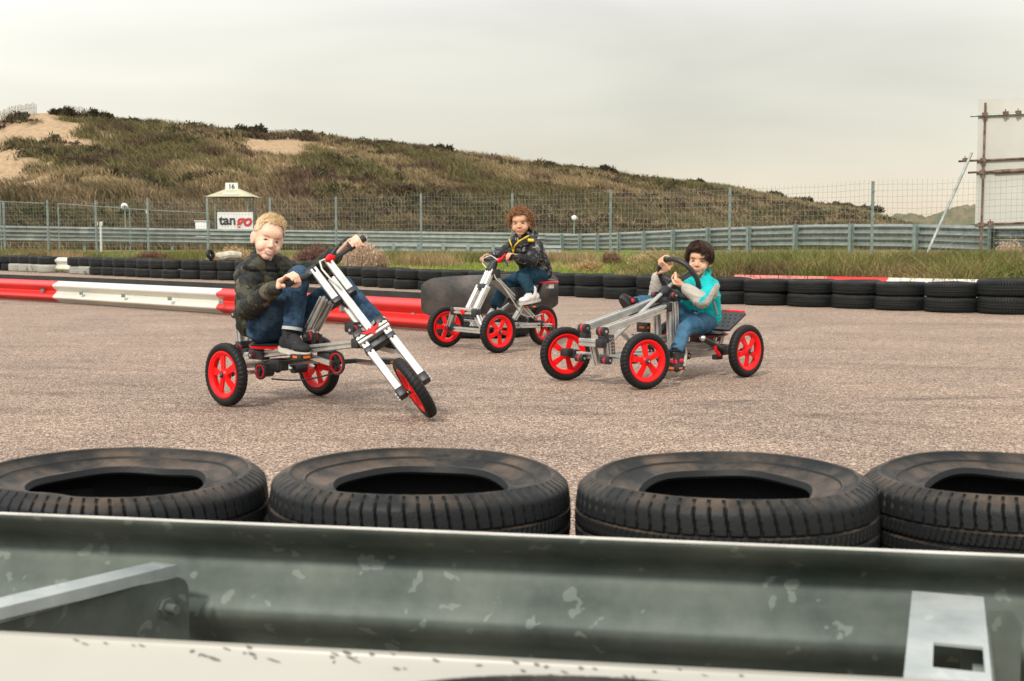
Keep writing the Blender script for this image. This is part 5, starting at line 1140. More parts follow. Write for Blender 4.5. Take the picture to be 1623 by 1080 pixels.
def hand(mb,wr,c,g,rh,s,flip=1,thumb=1):
    """hand closed round a handle through c along g; wrist at wr. s = size factor"""
    wr=V(wr);c=V(c); g=V(g).normalized(); e1=wr-c; e1=(e1-g*e1.dot(g)); e1.normalize(); e2=g.cross(e1)*flip
    P=lambda th,r,o: c+g*o+(e1*math.cos(math.radians(th))+e2*math.sin(math.radians(th)))*r
    K=[]
    for i in range(4):
        o=(i-1.5)*.0165*s*thumb; l=[.96,1.06,1.0,.84][i]; r0=.0078*s*(1,1,.97,.86)[i]
        a=[P(38,rh+.022*s,o),P(38+62*l,rh+.0145*s,o*.97),P(38+118*l,rh+.0085*s,o*.95),P(38+168*l,rh+.0075*s,o*.93)]
        K.append(a[0])
        mb.cap(a[0],a[1],r0*1.12,r0*1.03,10); mb.cap(a[1],a[2],r0*1.03,r0*.95,10); mb.cap(a[2],a[3],r0*.95,r0*.82,10)
        mb.cap(P(20,rh+.05*s,o*.7),a[0],.0125*s,.0098*s,12)
        mb.cap(wr.lerp(c,.25)+g*o*.5,P(20,rh+.05*s,o*.7),.014*s,.0125*s,12)
    tb=P(-5,rh+.042*s,-.026*s*thumb); tm=P(-50,rh+.020*s,-.034*s*thumb); tt=P(-100,rh+.011*s,-.030*s*thumb); te=P(-140,rh+.009*s,-.024*s*thumb)
    mb.cap(wr.lerp(c,.3)-g*.01*s*thumb,tb,.015*s,.014*s,12); mb.cap(tb,tm,.0135*s,.0105*s,12); mb.cap(tm,tt,.0105*s,.0095*s,12); mb.cap(tt,te,.0095*s,.0082*s,12)
    mb.cap(P(-8,rh+.03*s,.012*s),P(-8,rh+.03*s,-.016*s),.0125*s,.0135*s,12)
def shoe(root,ank,fwd,up,s,m,msole,label,lace=None,strap=None):
    f=V(fwd).normalized(); u=V(up); u=(u-f*u.dot(f)).normalized(); r=f.cross(u); R=Matrix([f,r,u]).transposed(); O=V(ank)-u*.070*s-f*(-.03)*s*0
    P=lambda a,b,c: O+R@V((a*s,b*s,c*s))
    mb=MB(); mb.ell(P(-.035,0,.030),(.036*s,.031*s,.034*s),R); mb.ell(P(.02,0,.032),(.060*s,.033*s,.032*s),R); mb.ell(P(.075,.002,.020),(.050*s,.037*s,.024*s),R); mb.cap(P(-.012,0,.045),P(-.018,0,.085),.034*s,.031*s); mb.cap(P(.015,0,.055),P(.05,0,.04),.027*s,.022*s)
    up_=fuse('shoe',mb,.004*s,m,root,wloc(root),3); up_['label']=label
    out=[]; 
    for k in range(28):
        t=2*PI*k/28; x=.022+.108*math.cos(t); w=(.034+.006*math.cos(t-.4)); out.append((x*s,(w*math.sin(t))*s))
    mb=MB(); mb.prism(out,P(0,0,-.004),f,r,.020*s); so_=mb.build('sole',msole,None); so_.data.transform(Matrix.Translation(-wloc(root))); so_.parent=up_
    mb=MB()
    for k in range(4):
        x=.022+.015*k; z=.066-.0075*k; 
        mb.tube([P(x,-.022,z-.010),P(x,0,z),P(x+.004,.022,z-.010)],.0032*s,6)
    la=mb.build('laces',lace or M_BLKP,None); la.data.transform(Matrix.Translation(-wloc(root))); la.parent=up_
    if strap:
        mb=MB(); mb.cap(P(.055,-.028,.030),P(.055,.028,.030),.014*s,.014*s); mb.cap(P(.045,0,.052),P(.075,0,.042),.012*s,.010*s)
        q=mb.build('strap',strap,None); q.data.transform(Matrix.Translation(-wloc(root))); q.parent=up_
    return up_
M_SOCK=cloth_mat('dark_sock',(.02,.02,.022))
def tocoords(o,root): o.data.transform(Matrix.Translation(-wloc(root)+V((0,0,0))))
def person(label,J,hs,H,skin,hairstyle,hair_m,cuff_m,jacket_m,sleeve_m,jean_m,hands,shoes,leg_r=1,puff=0,lipc=(.50,.20,.16),eyec=None,lateral=None,smile=1):
    """J joints in world space; H = head matrix (right, face, up columns); hs head scale"""
    org=V(J['pelvis']); org=V((org.x,org.y,org.z)); HC=V(J['head'])
    X,Yf,Z=[H.col[i] for i in range(3)]
    hw=J.get('hw',1); h=lambda x,y,z: HC+(X*x*hw+Yf*y+Z*z)*hs
    mb=MB(); R=H
    E=lambda x,y,z,a,b,c: mb.ell(h(x,y,z),(a*hs*hw,b*hs,c*hs),R,18,12)
    E(0,-.014,.028,.0765,.088,.077); E(0,.018,-.020,.0665,.062,.066); E(0,.030,-.056,.046,.046,.036); E(0,.050,-.077,.028,.024,.020)
    E(.035,.044,-.037,.029,.029,.028); E(-.035,.044,-.037,.029,.029,.028)
    E(0,.050,.030,.054,.031,.034)                      # forehead
    mb.cap(h(0,.076,.000),h(0,.0925,-.0255),.0056*hs,.0090*hs,12); E(.0095,.083,-.029,.0068,.008,.0062); E(-.0095,.083,-.029,.0068,.008,.0062)
    E(0,.070,-.056,.025,.0155,.014)
    for s in(1,-1):
        er=R@Matrix.Rotation(.35*s,3,'Z')
        mb.ell(h(.076*s,-.012,-.012),(.0085*hs,.019*hs,.030*hs),er,14,10); mb.ell(h(.082*s,-.020,-.004),(.0055*hs,.014*hs,.022*hs),er,12,8)
    nk=V(J['neck']); mb.cap(nk-V((0,0,.03)),h(0,-.022,-.05),.042*hs,.040*hs,18)
    pel=V(J['pelvis']); shR,shL=V(J['shR']),V(J['shL']); lat=(shL-shR).normalized()
    ch=nk-(nk-pel)*.25
    mb.cap(pel,ch,.052,.055,16); mb.cap(shR,shL,.035,.035,14); mb.cap(nk-V((0,0,.02)),shR,.03,.03); mb.cap(nk-V((0,0,.02)),shL,.03,.03)
    for sd in 'RL':
        a,b,c=V(J['sh'+sd]),V(J['el'+sd]),V(J['wr'+sd]); mb.cap(a,b,.027,.023); mb.cap(b,c,.023,.0185)
        hp,k,an=V(J['hip'+sd]),V(J['kn'+sd]),V(J['an'+sd]); mb.cap(hp,k,.044,.033); mb.cap(k,an,.033,.024); mb.cap(pel,hp,.05,.045)
        c_,g,rh,fl,th=hands[sd]; hand(mb,c,c_,g,rh,J.get('hand',.8),fl,th)
    def facepost(p,no):
        q=(p-np.array(HC))/hs; l=np.stack([q@np.array(X),q@np.array(Yf),q@np.array(Z)],1); d=np.zeros_like(l)
        for s in(1,-1):
            w=np.exp(-(((l[:,0]-s*.030)/.016)**2+((l[:,2]+.003)/.0100)**2))*(l[:,1]>.03); d[:,1]-=.0058*w
        w=np.exp(-((l[:,0]/.026)**2+((l[:,2]+.0595)/.0035)**2))*(l[:,1]>.04); d[:,1]-=.0025*w
        return p+(d@np.stack([np.array(X),np.array(Yf),np.array(Z)]))*hs
    body=fuse('person',mb,.0030,skin,None,(0,0,0),3,facepost)
    body.data.transform(Matrix.Translation(-org)); body.location=org; tag(body,label,'person')
    rl=lambda o: o
    from mathutils.bvhtree import BVHTree
    def bvh(o): me=o.data; return BVHTree.FromPolygons([v.co+wloc(o) for v in me.vertices],[tuple(p.vertices) for p in me.polygons])
    bt=bvh(body)
    def surf(x,z,off=0,far=.2):
        hit=bt.ray_cast(h(x,far,z),-Yf); p=hit[0] if hit[0] is not None else h(x,.08,z); return p+Yf*off*hs
    # eyes, brows, lips
    for s in(1,-1):
        ec=surf(s*.0305,-.0035)
        mb=MB(); mb.ell(ec-Yf*.0035*hs,(.0118*hs,.0056*hs,(.0040 if smile else .0056)*hs),R@Matrix.Rotation(-.06*s,3,'Y'),16,10); ey=mb.build('eye',M_EYEW,body)
        mb=MB(); mb.ell(ec+Yf*.0016*hs,(.0064*hs,.0020*hs,(.0040 if smile else .0056)*hs),R,14,8); mb.build('iris',M_IRIS,ey)
        mb=MB(); pts=[surf(s*.0305+t*.0135,-.0035+(.0044 if smile else .0056)*(1-t*t)-.001*t*s,.0022) for t in np.linspace(-1,1,9)]; mb.tube(pts,[.0007*hs]+[.0019*hs]*7+[.0007*hs],6); mb.build('eyelid',J['lash'],body)
        mb=MB(); pts=[surf(s*(.0305)+t*.0165*s,.0150+.0035*(1-(t-.2)**2),.0008) for t in np.linspace(-1,1,8)]; mb.tube(pts,[.0012*hs]+[.0023*hs]*5+[.0016*hs,.0008*hs],6); mb.build('eyebrow',J['brow'],body)
    lm=mat('lips',lipc,.4); W_=.030 if smile else .024
    if smile:
        mb=MB(); up_=[surf(t*.026,-.0535+.0090*t*t,.0014) for t in np.linspace(-1,1,9)]; lo_=[surf(t*.026,-.0650+.0185*t*t,.0010) for t in np.linspace(-1,1,9)]
        mb.add(up_+lo_,[(i,i+1,9+i+1,9+i) for i in range(8)]); mb.build('teeth',M_TEETH,body)
    a=.0055 if smile else .003
    mb=MB(); mb.tube([surf(t*W_,-.0528+a*1.9*t*t+.0006*math.cos(t*6),.0008) for t in np.linspace(-1,1,11)],[.0006*hs]+[.0019*hs]*9+[.0006*hs],6); mb.build('lip',lm,body)
    mb=MB(); mb.tube([surf(t*W_,(-.0665+.0240*t*t) if smile else (-.0620+.0105*t*t),.0008) for t in np.linspace(-1,1,11)],[.0006*hs]+[.0026*hs]*9+[.0006*hs],6); mb.build('lip',lm,body)
    # ---- hair
    HO=(0,-.014,.028); HR=(.0770,.0885,.0775)
    sph=lambda d,o: h(HO[0]+d[0]*(HR[0]+o),HO[1]+d[1]*(HR[1]+o),HO[2]+d[2]*(HR[2]+o))
    rr=random.Random(5)
    def hd(): 
        while 1:
            d=V((rr.gauss(0,1),rr.gauss(0,1),rr.gauss(0,1))).normalized()
            return d
    if hairstyle=='short':
        inside=lambda d: (d.z>.56+.10*abs(d.x)+.05*math.sin(d.x*23)) if d.y>.60 else ((d.z>-.10+.6*max(0,d.y-.2)) if d.y>.1 else (d.z>-.55 if d.y<-.25 else (d.z>-.05)))
    elif hairstyle=='bowl': inside=lambda d: (d.z>.34) if d.y>.70 else ((d.z>-.32) if d.y>.2 else d.z>-.75)
    else: inside=lambda d: (d.z>.48) if d.y>.66 else ((d.z>-.25) if d.y>.2 else d.z>-.7)
    off={'short':.0018,'bowl':.009,'curly':.011}[hairstyle]
    mb=MB(); n,m_=96,64; vs=[];ok=[]
    for i in range(m_+1):
        ph=PI*i/m_
        for k in range(n):
            th=2*PI*k/n; d=V((math.sin(ph)*math.cos(th),math.sin(ph)*math.sin(th),math.cos(ph))); top=.004*max(0,d.z)*(hairstyle=='short')
            vs.append(sph(d,off+top)); ok.append(inside(d))
    fs=[(i*n+k,i*n+(k+1)%n,(i+1)*n+(k+1)%n,(i+1)*n+k) for i in range(m_) for k in range(n) if all(ok[q] for q in (i*n+k,i*n+(k+1)%n,(i+1)*n+(k+1)%n,(i+1)*n+k))]
    mb.add(vs,fs); cap=mb.build('hair',hair_m[0],body)
    cur=[]
    if hairstyle=='short':
        for _ in range(3600):
            d=hd()
            if not inside(d) : continue
            topw=max(0,min(1,(d.z-.35)/.3)); ln=.006+.020*topw*(.6+.6*rr.random()); p0=sph(d,.001)
            flow=(X*(.75*(.6-d.y))+Yf*(.35)+Z*(.9)).normalized() if topw>.1 else V((0,0,0))
            nd=(X*d.x+Yf*d.y+Z*d.z); dr=(nd*(.9 if topw>.1 else .35)+flow*.9*topw+(Z*-.5+Yf*-.3)*(1-topw)+V((rr.gauss(0,.30),rr.gauss(0,.30),rr.gauss(0,.30)))).normalized()
            cur.append([p0,p0+dr*ln*.5*hs,p0+(dr*.8+flow*.35+X*.15).normalized()*ln*hs])
        strands(body,'hair_strands',hair_m[1],cur[::2],.0012*hs); strands(body,'hair_strands',hair_m[2],cur[1::2],.0011*hs)
    elif hairstyle=='bowl':
        for _ in range(3600):
            th=rr.uniform(0,2*PI); sx,cy_=math.cos(th),math.sin(th)   # direction round the head, cy_>0 = front
            front=max(0,cy_); end=math.radians(70-13*math.exp(-((sx-.05)/.16)**2)+rr.uniform(-7,7)) if front>.72 else math.radians((80 if front>.55 else 104)+rr.uniform(-9,10)) if cy_>.15 else math.radians(118+rr.uniform(-10,12))
            st=rr.uniform(0,end*.72); o0=.009+.016*rr.random(); pts=[]; sw=rr.uniform(-.25,.25)+(.35 if front>.5 else 0)
            for k in range(6):
                t=k/5; ph=st+(end-st)*t; a=th+sw*t*t+.12*math.sin(k*1.7+th*9); pts.append(sph(V((math.sin(ph)*math.cos(a),math.sin(ph)*math.sin(a),math.cos(ph))),o0+.006*math.sin(t*PI)-.004*t))
            cur.append(pts)
        strands(body,'hair_strands',hair_m[1],cur[::2],.0019*hs); strands(body,'hair_strands',hair_m[2],cur[1::2],.0017*hs)
    else:
        for _ in range(1300):
            d=hd()
            if not inside(d): continue
            nd=(X*d.x+Yf*d.y+Z*d.z); e=nd.cross(hd()).normalized(); g_=nd.cross(e); c0=sph(d,.006+.014*rr.random()); r=(.006+.006*rr.random())*hs; L_=(.016+.018*rr.random())*hs; pts=[]
            axd=(nd*.8+e*rr.uniform(-.8,.8)+g_*rr.uniform(-.8,.8)-Z*.25).normalized(); ex=axd.cross(e).normalized(); gx=axd.cross(ex)
            for k in range(11): a=k*.85; pts.append(c0+axd*L_*k/10+(ex*math.cos(a)+gx*math.sin(a))*r*(.5+.5*k/10))
            cur.append(pts)
        strands(body,'hair_strands',hair_m[1],cur[::2],.0021*hs,.0009*hs,4); strands(body,'hair_strands',hair_m[2],cur[1::2],.0021*hs,.0009*hs,4)
    # ---- jacket
    tw=J.get('tw',.075); td=J.get('td',.072); fr=lat.cross((nk-pel).normalized()); 
    if fr.dot(Yf)<0: fr=-fr
    mb=MB(); hem=V(J.get('hem',pel)); latp=((V(J['hipL'])-V(J['hipR'])).normalized()+lat).normalized()
    for t in np.linspace(0,1,6):
        c=hem.lerp(nk-V((0,0,.035)),t); l_=latp.lerp(lat,t).normalized(); w=tw*(1.0+.10*math.sin(t*PI))*(1 if t<.9 else .85); mb.cap(c-l_*w,c+l_*w,td*(1.02 if t<.8 else .85),None,16)
    mb.cap(hem,nk-V((0,0,.05)),td*1.08,td*.9,18)
    mb.cap(nk-lat*.03-Z*.0,nk+lat*.03,.052*hs,.052*hs); ar=J.get('ar',.048)
    for sd in 'RL':
        a,b,c=V(J['sh'+sd]),V(J['el'+sd]),V(J['wr'+sd]); c=b.lerp(c,.93); mb.cap(a,b,ar*1.12,ar); mb.cap(b,c,ar*1.0,ar*.72)
    segs=[(hem,nk)]+[(V(J['sh'+s]),V(J['el'+s])) for s in 'RL']+[(V(J['el'+s]),V(J['wr'+s])) for s in 'RL']
    def jpost(p,no):
        D=[];T_=[];Ls=[]
        for a,b in segs: d,t,L_=segdist(p,a,b); D.append(d-(td*.8 if len(D)==0 else 0)); T_.append(t*L_)
        D=np.array(D); k=D.argmin(0); t=np.choose(k,T_); sp_=J.get('quilt',.062)
        q=np.abs(np.sin(PI*(t/sp_+.2)))**.45-.75 if puff else 0
        w=n3(p,15)*J.get('rough',.012)-np.abs(n3(p*np.array([1,1,2.2]),17,2))**.6*.007+n3(p,42,2)*J.get('fine',.004)
        return p+no*((puff*q)+w)[:,None]
    jk=fuse('jacket',mb,J.get('vox',.0055),jacket_m,body,(0,0,0),6,jpost); jk.data.transform(Matrix.Translation(-org))
    if sleeve_m:
        jk.data.materials.append(sleeve_m); n_=len(jk.data.polygons); ce=np.empty(n_*3); jk.data.polygons.foreach_get('center',ce); ce=ce.reshape(-1,3)+np.array(org)
        D=np.array([segdist(ce,a,b)[0]-(.068 if i==0 else 0) for i,(a,b) in enumerate(segs)]); k=D.argmin(0)
        top=np.zeros(n_,bool)
        for i in(1,2):
            a,b=segs[i]; dd=np.array((b-a).normalized()); rel=ce-np.array(a); rel=rel-np.outer(rel@dd,dd); upv=np.array((V((0,0,1))+fr*.2)); upv=upv-dd*(upv@dd); upv/=np.linalg.norm(upv)
            rn=rel/np.linalg.norm(rel,axis=1)[:,None]; top|=(k==i)&((rn@upv)>.62)
        z0=np.array(hem)[2]-.035; idx=np.where(((k>0)&~top)|(ce[:,2]<z0),1,0); jk.data.polygons.foreach_set('material_index',idx.astype(int).tolist())
    # cuffs
    for sd in 'RL':
        b,c=V(J['el'+sd]),V(J['wr'+sd]); d=(c-b).normalized(); mb=MB(); mb.tube([b.lerp(c,.86),b.lerp(c,.93),b.lerp(c,1.0)],[.031*J.get('cf',1),.030*J.get('cf',1),.026*J.get('cf',1)],20); mb.build('cuff',cuff_m,body)
    # ---- trousers
    mb=MB(); mb.cap(V(J['hipR']),V(J['hipL']),.082*leg_r,None,16); mb.cap(pel,pel+(nk-pel).normalized()*.05,.085*leg_r)
    lsegs=[]
    for sd in 'RL':
        hp,k,an=V(J['hip'+sd]),V(J['kn'+sd]),V(J['an'+sd]); hm=k.lerp(an,J.get('hemt',.92)); mid=hp.lerp(k,.5); mb.cap(hp,mid,.080*leg_r,.070*leg_r,18); mb.cap(mid,k,.070*leg_r,.054*leg_r,18); mb.cap(k,k.lerp(hm,.5),.054*leg_r,.050*leg_r,18); mb.tube([k.lerp(hm,.5),hm],[.050*leg_r,.047*leg_r],18); lsegs+=[(hp,k),(k,hm)]
    def lpost(p,no):
        D=[];T_=[]
        for a,b in lsegs: d,t,L_=segdist(p,a,b); D.append(d); T_.append(t)
        k=np.array(D).argmin(0); t=np.choose(k,T_); shin=(k%2==1); near=np.where(shin,t,1-t)
        w=n3(p*np.array([1,1,2.6]),11,3); fold=-np.abs(w)**.6*.0075*np.where(shin,.55+.9*t,.6+.9*(1-np.minimum(t,1-t)*2))
        return p+no*(fold+.003+n3(p,13)*.010+n3(p,38,2)*.003)[:,None]
    tj=fuse('trousers',mb,.0055,jean_m,body,(0,0,0),4,lpost); tj.data.transform(Matrix.Translation(-org))
    for sd in 'RL':
        k,an=V(J['kn'+sd]),V(J['an'+sd]); hm=k.lerp(an,J.get('hemt',.92)); d=(an-k).normalized()
        if J.get('hemm'): mb=MB(); mb.tube([hm-d*.012,hm+d*.004],.0505*leg_r,20,False); mb.build('trouser_hem',J['hemm'],body)
        fw=V(shoes[sd][0]).normalized(); mb=MB(); mb.tube([hm-d*.03,hm.lerp(an,.5),an-V(shoes[sd][1]).normalized()*.02],[.034*leg_r,.033*leg_r,.032*leg_r],14); mb.build('sock',M_SOCK,body)
        shoe(body,an,*shoes[sd])
    return body,jk,fr,lat,nk,pel,h
def surf_strip(body,jk,pts,r,name,m,push,parent=None):
    """a tube laid on a garment: each point is pushed on to its surface along -push"""
    from mathutils.bvhtree import BVHTree
    o=wloc(jk); bt=BVHTree.FromPolygons([v.co+o for v in jk.data.vertices],[tuple(p.vertices) for p in jk.data.polygons]); q=[]
    for p in pts:
        hit=bt.ray_cast(V(p)+push*.3,-push); q.append((hit[0] if hit[0] is not None else V(p))+push*r*.4)
    mb=MB(); mb.tube(q,r,6); return mb.build(name,m,parent or jk)
def headM(yaw,pitch,roll,pos):
    """face direction: towards the camera, turned by yaw (deg, + = image right), tipped by pitch (+ = down), rolled clockwise"""
    f=(V((0,0,pos.z))-V((pos.x,pos.y,pos.z))); f.z=0; f.normalize(); f=Matrix.Rotation(math.radians(yaw),3,'Z')@f; r=V((-f.y,f.x,0)) # image right
    z=V((0,0,1)); f2=(f*math.cos(math.radians(pitch))-z*math.sin(math.radians(pitch))); z2=r.cross(f2)
    if z2.z<0: z2=-z2
    M_=Matrix.Rotation(math.radians(roll),3,f2)
    cand=[M_@r,f2,M_@z2]
    if (cand[2].dot(r)>0)!=(roll>0) and abs(roll)>.1: M_=Matrix.Rotation(math.radians(-roll),3,f2); cand=[M_@r,f2,M_@z2]
    return Matrix(cand).transposed()
SK1=skin_mat('fair_skin',(.80,.505,.365),0); SK2=skin_mat('tan_skin',(.62,.35,.22),0); SK3=skin_mat('light_brown_skin',(.70,.41,.265),0)
def hm(n,c): return mat(n,c,.55,0,.25,60,spec=.35)
# ---- blond boy
HB=PY(425,379,6.42)
J=dict(head=HB,neck=PY(426,415,6.47),pelvis=T.w(-.06,0,.37),shR=T.L(391,433,.09),shL=T.L(459,435,-.13),elR=T.L(393,490,.19),wrR=T.L(438,456,.235),elL=T.L(503,430,-.26),wrL=T.L(533,402,-.24),
 hipR=T.w(.0,.075,.375),hipL=T.w(.0,-.075,.37),knR=T.L(474,438,.065),anR=T.L(462,530,.12),knL=T.L(543,455,-.12),anL=T.L(606,522,-.13),hem=T.w(-.07,0,.40),tw=.082,td=.082,ar=.060,quilt=.075,hand=.98,
 hw=.90,lash=hm('blond_lash',(.16,.08,.045)),brow=hm('blond_brow',(.50,.30,.15)),hemm=cloth_mat('denim_hem',(.40,.42,.42)))
M_CAMO=camo('camouflage_fabric',[(.016,.018,.015),(.052,.050,.030),(.011,.012,.011),(.105,.085,.055)],13,[.53,.58,.63])
M_BLKC=cloth_mat('black_knit',(.015,.015,.016)); gH=(gn1-gn0).normalized()
M_SOLEW=mat('off_white_rubber',(.55,.52,.46),.6); M_SHOEK=cloth_mat('charcoal_shoe',(.03,.032,.034),.7,.3,80)
p1=person('boy with short blond hair in a dark camouflage jacket and jeans riding the chopper trike',J,1.06,headM(13,6,14,HB),SK1,'short',[hm('blond_short',(.64,.47,.31)),hm('blond_light',(.90,.73,.48)),hm('blond_dark',(.66,.47,.27))],M_BLKC,M_CAMO,None,denim('dark_denim',(.012,.030,.058),(.065,.125,.20)),
 {'R':(T.L(463,445,.205),gH,.019,-1,1),'L':(S(.872,-.205,.018),nA,.020,-1,1)},
 {'R':(T.f*.95+V((0,0,-.08)),(0,0,1),1.12,M_SHOEK,M_SOLEW,'charcoal shoe on the near pedal',mat('yellow_lace',(.75,.55,.08),.6)),'L':(T.f*.97+V((0,0,-.15)),(0,0,1),1.12,M_SHOEK,M_SOLEW,'charcoal shoe on the far pedal',M_BLKC)},puff=.009)
def garment(p,fr_push,a,b,r,name,m,bulge=0,n=14):
    body,jk=p[0],p[1]; pts=[V(a).lerp(V(b),t) for t in np.linspace(0,1,n)]; return surf_strip(body,jk,pts,r,name,m,fr_push)
def pixstrip(p,pts,r,name,m):
    from mathutils.bvhtree import BVHTree
    jk=p[1]; o=wloc(jk); bt=BVHTree.FromPolygons([v.co+o for v in jk.data.vertices],[tuple(q.vertices) for q in jk.data.polygons]); q=[]
    P=[]
    for i in range(len(pts)-1):
        for t in np.linspace(0,1,6,endpoint=False): P.append((pts[i][0]+(pts[i+1][0]-pts[i][0])*t,pts[i][1]+(pts[i+1][1]-pts[i][1])*t))
    P.append(pts[-1]); last=None
    for px,py in P:
        d=ray(px,py).normalized(); hit=bt.ray_cast(_C,d)
        if hit[0] is not None:
            if last is None or (hit[0]-last).length<.06: q.append(hit[0]-d*r*.35); last=hit[0]
    mb=MB(); mb.tube(q,r,8); return mb.build(name,m,jk)
pixstrip(p1,[(437,419),(440,430),(445,442),(448,455)],.0045,'zip',M_BLKC)
def collar(p,r,th,m,hood=True):
    body,jk,fr,lat,nk,pel,h=p; mb=MB(); pts=[]
    for k in range(24):
        t=2*PI*k/24; e=fr*math.cos(t)*r*1.0+lat*math.sin(t)*r*1.1; pts.append(nk+e+V((0,0,.004-.030*math.cos(t)))-fr*.008)
    mb.tube(pts,[th*(1.0+.25*math.cos(2*PI*k/24+PI)) for k in range(24)],12,closed=True)
    if hood:
        for s in(-1,0,1): mb.ell(nk-fr*(.085-.02*abs(s))+lat*s*.055+V((0,0,-.005-.01*abs(s))),(.052,.045,.034),Rm(lat,fr,(0,0,1)))
    def hp(p_,no): return p_+no*(n3(p_,22)*.012)[:,None]
    o=fuse('hood' if hood else 'collar',mb,.005,m,body,(0,0,0),4,hp); o.data.transform(Matrix.Translation(-V(body.location))); return o
collar(p1,.066,.021,M_CAMO)
# ---- dark-haired boy on the kart
HD=PY(1108,413,7.70)
hf=wc+(-we*.0); 
def ringpt(px,py):
    best=min(range(96),key=lambda k:(lambda q:(q[0]-px)**2+(q[1]-py)**2)(proj(wc+(we*math.cos(2*PI*k/96)+wg*math.sin(2*PI*k/96))*WR))); t=2*PI*best/96
    return wc+(we*math.cos(t)+wg*math.sin(t))*WR,(-we*math.sin(t)+wg*math.cos(t))
rp,rt_=ringpt(1053,414)
J=dict(head=HD,neck=PY(1109,440,7.73),pelvis=K_.w(-.865,0,.325),shR=K_.L(1089,452,-.09),shL=K_.L(1127,454,.09),elR=K_.L(1040,466,-.20),wrR=K_.L(1041,438,-.17),elL=K_.L(1113,477,.20),wrL=K_.L(1087,456,.09),
 hipR=K_.w(-.83,-.065,.325),hipL=K_.w(-.84,.065,.325),knL=K_.L(1087,519,.13),anL=K_.L(1072,556,.14),knR=K_.L(1056,480,-.13),anR=K_.L(1008,479,-.12),hem=K_.w(-.875,0,.355),tw=.062,td=.070,ar=.050,hand=.85,hemt=1.02,fine=.001,rough=.009,vox=.0038,
 hw=.90,lash=hm('dark_lash',(.012,.008,.006)),brow=hm('dark_brow',(.035,.02,.014)),cf=1.02)
M_TURQ=cloth_mat('turquoise_fleece',(.012,.50,.50),.85,.4,120,var=.12); M_GREYK=cloth_mat('grey_marl',(.42,.39,.34),.9,.2,140,var=.1)
hubp=wc-wn*.03+(we*math.cos(PI*1.17)+wg*math.sin(PI*1.17))*0
hn=K_.L(1073,440,.02)
M_SHOER=cloth_mat('black_red_trainer',(.03,.03,.032),.6); M_REDF=cloth_mat('red_strap',(.62,.02,.035),.5)
p3=person('boy with dark brown fringe in a turquoise and grey jacket steering the pedal kart',J,.95,headM(-9,2,3,HD),SK3,'bowl',[hm('brown_dark',(.016,.008,.005)),hm('brown_strand',(.030,.015,.009)),hm('brown_light',(.055,.027,.015))],M_GREYK,M_TURQ,M_GREYK,denim('blue_denim',(.030,.095,.17),(.085,.19,.29)),
 {'R':(rp,rt_,.017,1,1),'L':(hn,V((.55,.2,-.25)),.012,1,1)},
 {'L':(K_.f*.55+V((0,0,-.62))+K_.b*.25,K_.f*.7+V((0,0,.6)),.95,M_SHOER,M_SOLEW,'red and black trainer pointing down on the near pedal',M_BLKC,M_REDF),'R':(K_.f*.62+V((0,0,.62)),V((0,0,.7))-K_.f*.8,.95,M_SHOER,M_BLKP,'trainer with a red strap and its sole turned to the camera',M_BLKC,M_REDF)},leg_r=.84,puff=0,smile=0,lipc=(.55,.17,.13))
pixstrip(p3,[(1131,478),(1134,488),(1137,499)],.006,'pocket_trim',M_GREYK); pixstrip(p3,[(1100,477),(1101,483),(1101,489)],.007,'zip',M_GREYK)
pixstrip(p3,[(1093,504),(1097,500),(1102,496),(1108,500),(1114,504)],.008,'print_trim',M_GREYK); pixstrip(p3,[(1116,432),(1112,440),(1104,447)],.004,'collar_trim',M_GREYK)
collar(p3,.050,.014,M_TURQ,False); 
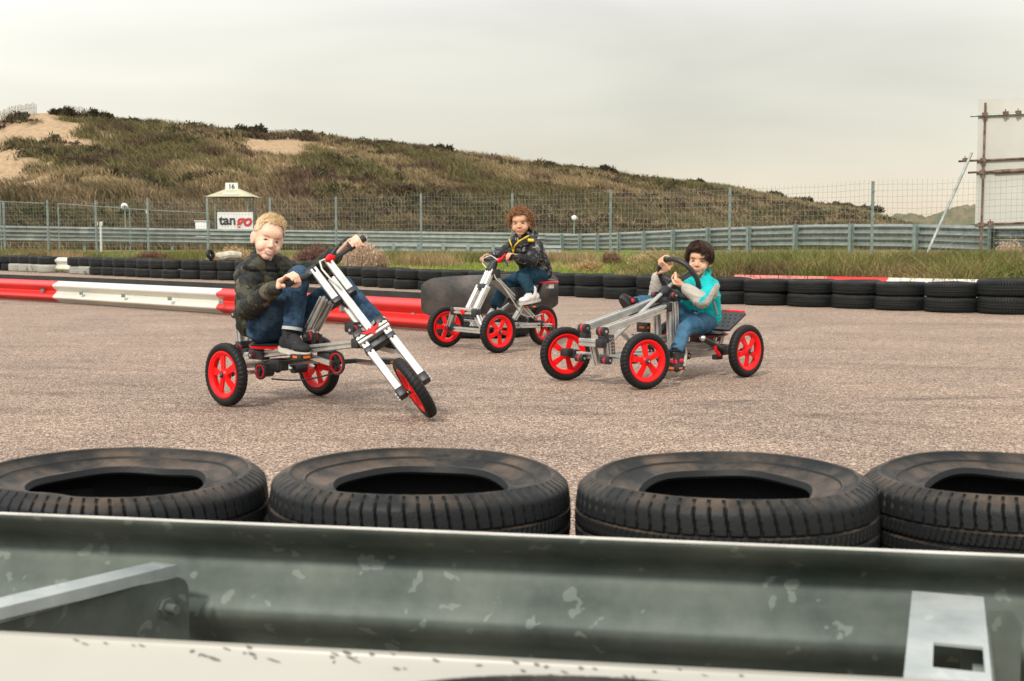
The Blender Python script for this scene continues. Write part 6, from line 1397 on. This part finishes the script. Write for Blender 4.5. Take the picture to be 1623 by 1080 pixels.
# ---- curly boy on the upright trike
HE=PY(825,354,9.72)
J=dict(head=HE,neck=PY(829,377,9.76),pelvis=Q_.w(-.655,0,.565),shR=Q_.L(815,390,-.085),shL=Q_.L(850,390,.085),elR=Q_.L(790,406,-.16),wrR=Q_.L(777,408,-.15),elL=Q_.L(843,414,.17),wrL=Q_.L(820,409,.16),
 hipR=Q_.w(-.62,-.06,.555),hipL=Q_.w(-.62,.06,.555),knL=Q_.L(828,437,.10),anL=Q_.L(842,463,.12),knR=Q_.L(800,452,-.10),anR=Q_.L(783,489,-.11),hem=Q_.w(-.65,0,.585),tw=.060,td=.074,ar=.052,quilt=.055,hand=.82,
 lash=hm('brown_lash',(.012,.008,.006)),brow=hm('brown_brow',(.06,.03,.015)))
M_BLKJ=camo('black_print_fabric',[(.016,.017,.018),(.10,.10,.10),(.012,.012,.013),(.24,.24,.235)],20,[.54,.56,.645]); M_YEL=mat('yellow_tape',(.85,.62,.02),.5)
M_WSH=cloth_mat('white_trainer',(.68,.68,.66),.5,.2,60)
p2=person('curly-haired boy in a black printed jacket with yellow zip sitting on the upright trike',J,.95,headM(-9,3,-4,HE),SK2,'curly',[hm('auburn_base',(.10,.045,.02)),hm('auburn',(.20,.09,.035)),hm('auburn_light',(.34,.165,.07))],M_BLKC,M_BLKJ,None,denim('teal_denim',(.012,.04,.07),(.03,.085,.125)),
 {'R':(Q_.L(767,410,-.155),Q_.b,.019,-1,-1),'L':(Q_.L(809,408.5,.145),Q_.b,.019,1,1)},
 {'L':(Q_.f*.95+V((0,0,-.12)),(0,0,1),1.0,M_WSH,M_SOLEW,'white trainer on the near pedal',M_SOCK),'R':(Q_.f*.9+V((0,0,-.25)),(0,0,1),1.0,M_WSH,M_SOLEW,'white trainer on the far pedal',M_WSH)},leg_r=.90,puff=.007,smile=0,lipc=(.48,.19,.14))
collar_first=True
collar(p2,.058,.020,M_BLKJ)
pixstrip(p2,[(838,374),(830,378),(822,383),(816,390),(814,398),(815,405)],.0055,'zip',M_YEL); pixstrip(p2,[(816,412),(817,419),(818,427)],.006,'zip',M_YEL)
pixstrip(p2,[(806,377),(809,385),(812,393),(813,400)],.0045,'zip_edge',M_YEL); pixstrip(p2,[(837,381),(841,381.3),(845,381.5)],.0125,'chest_patch',M_YEL)
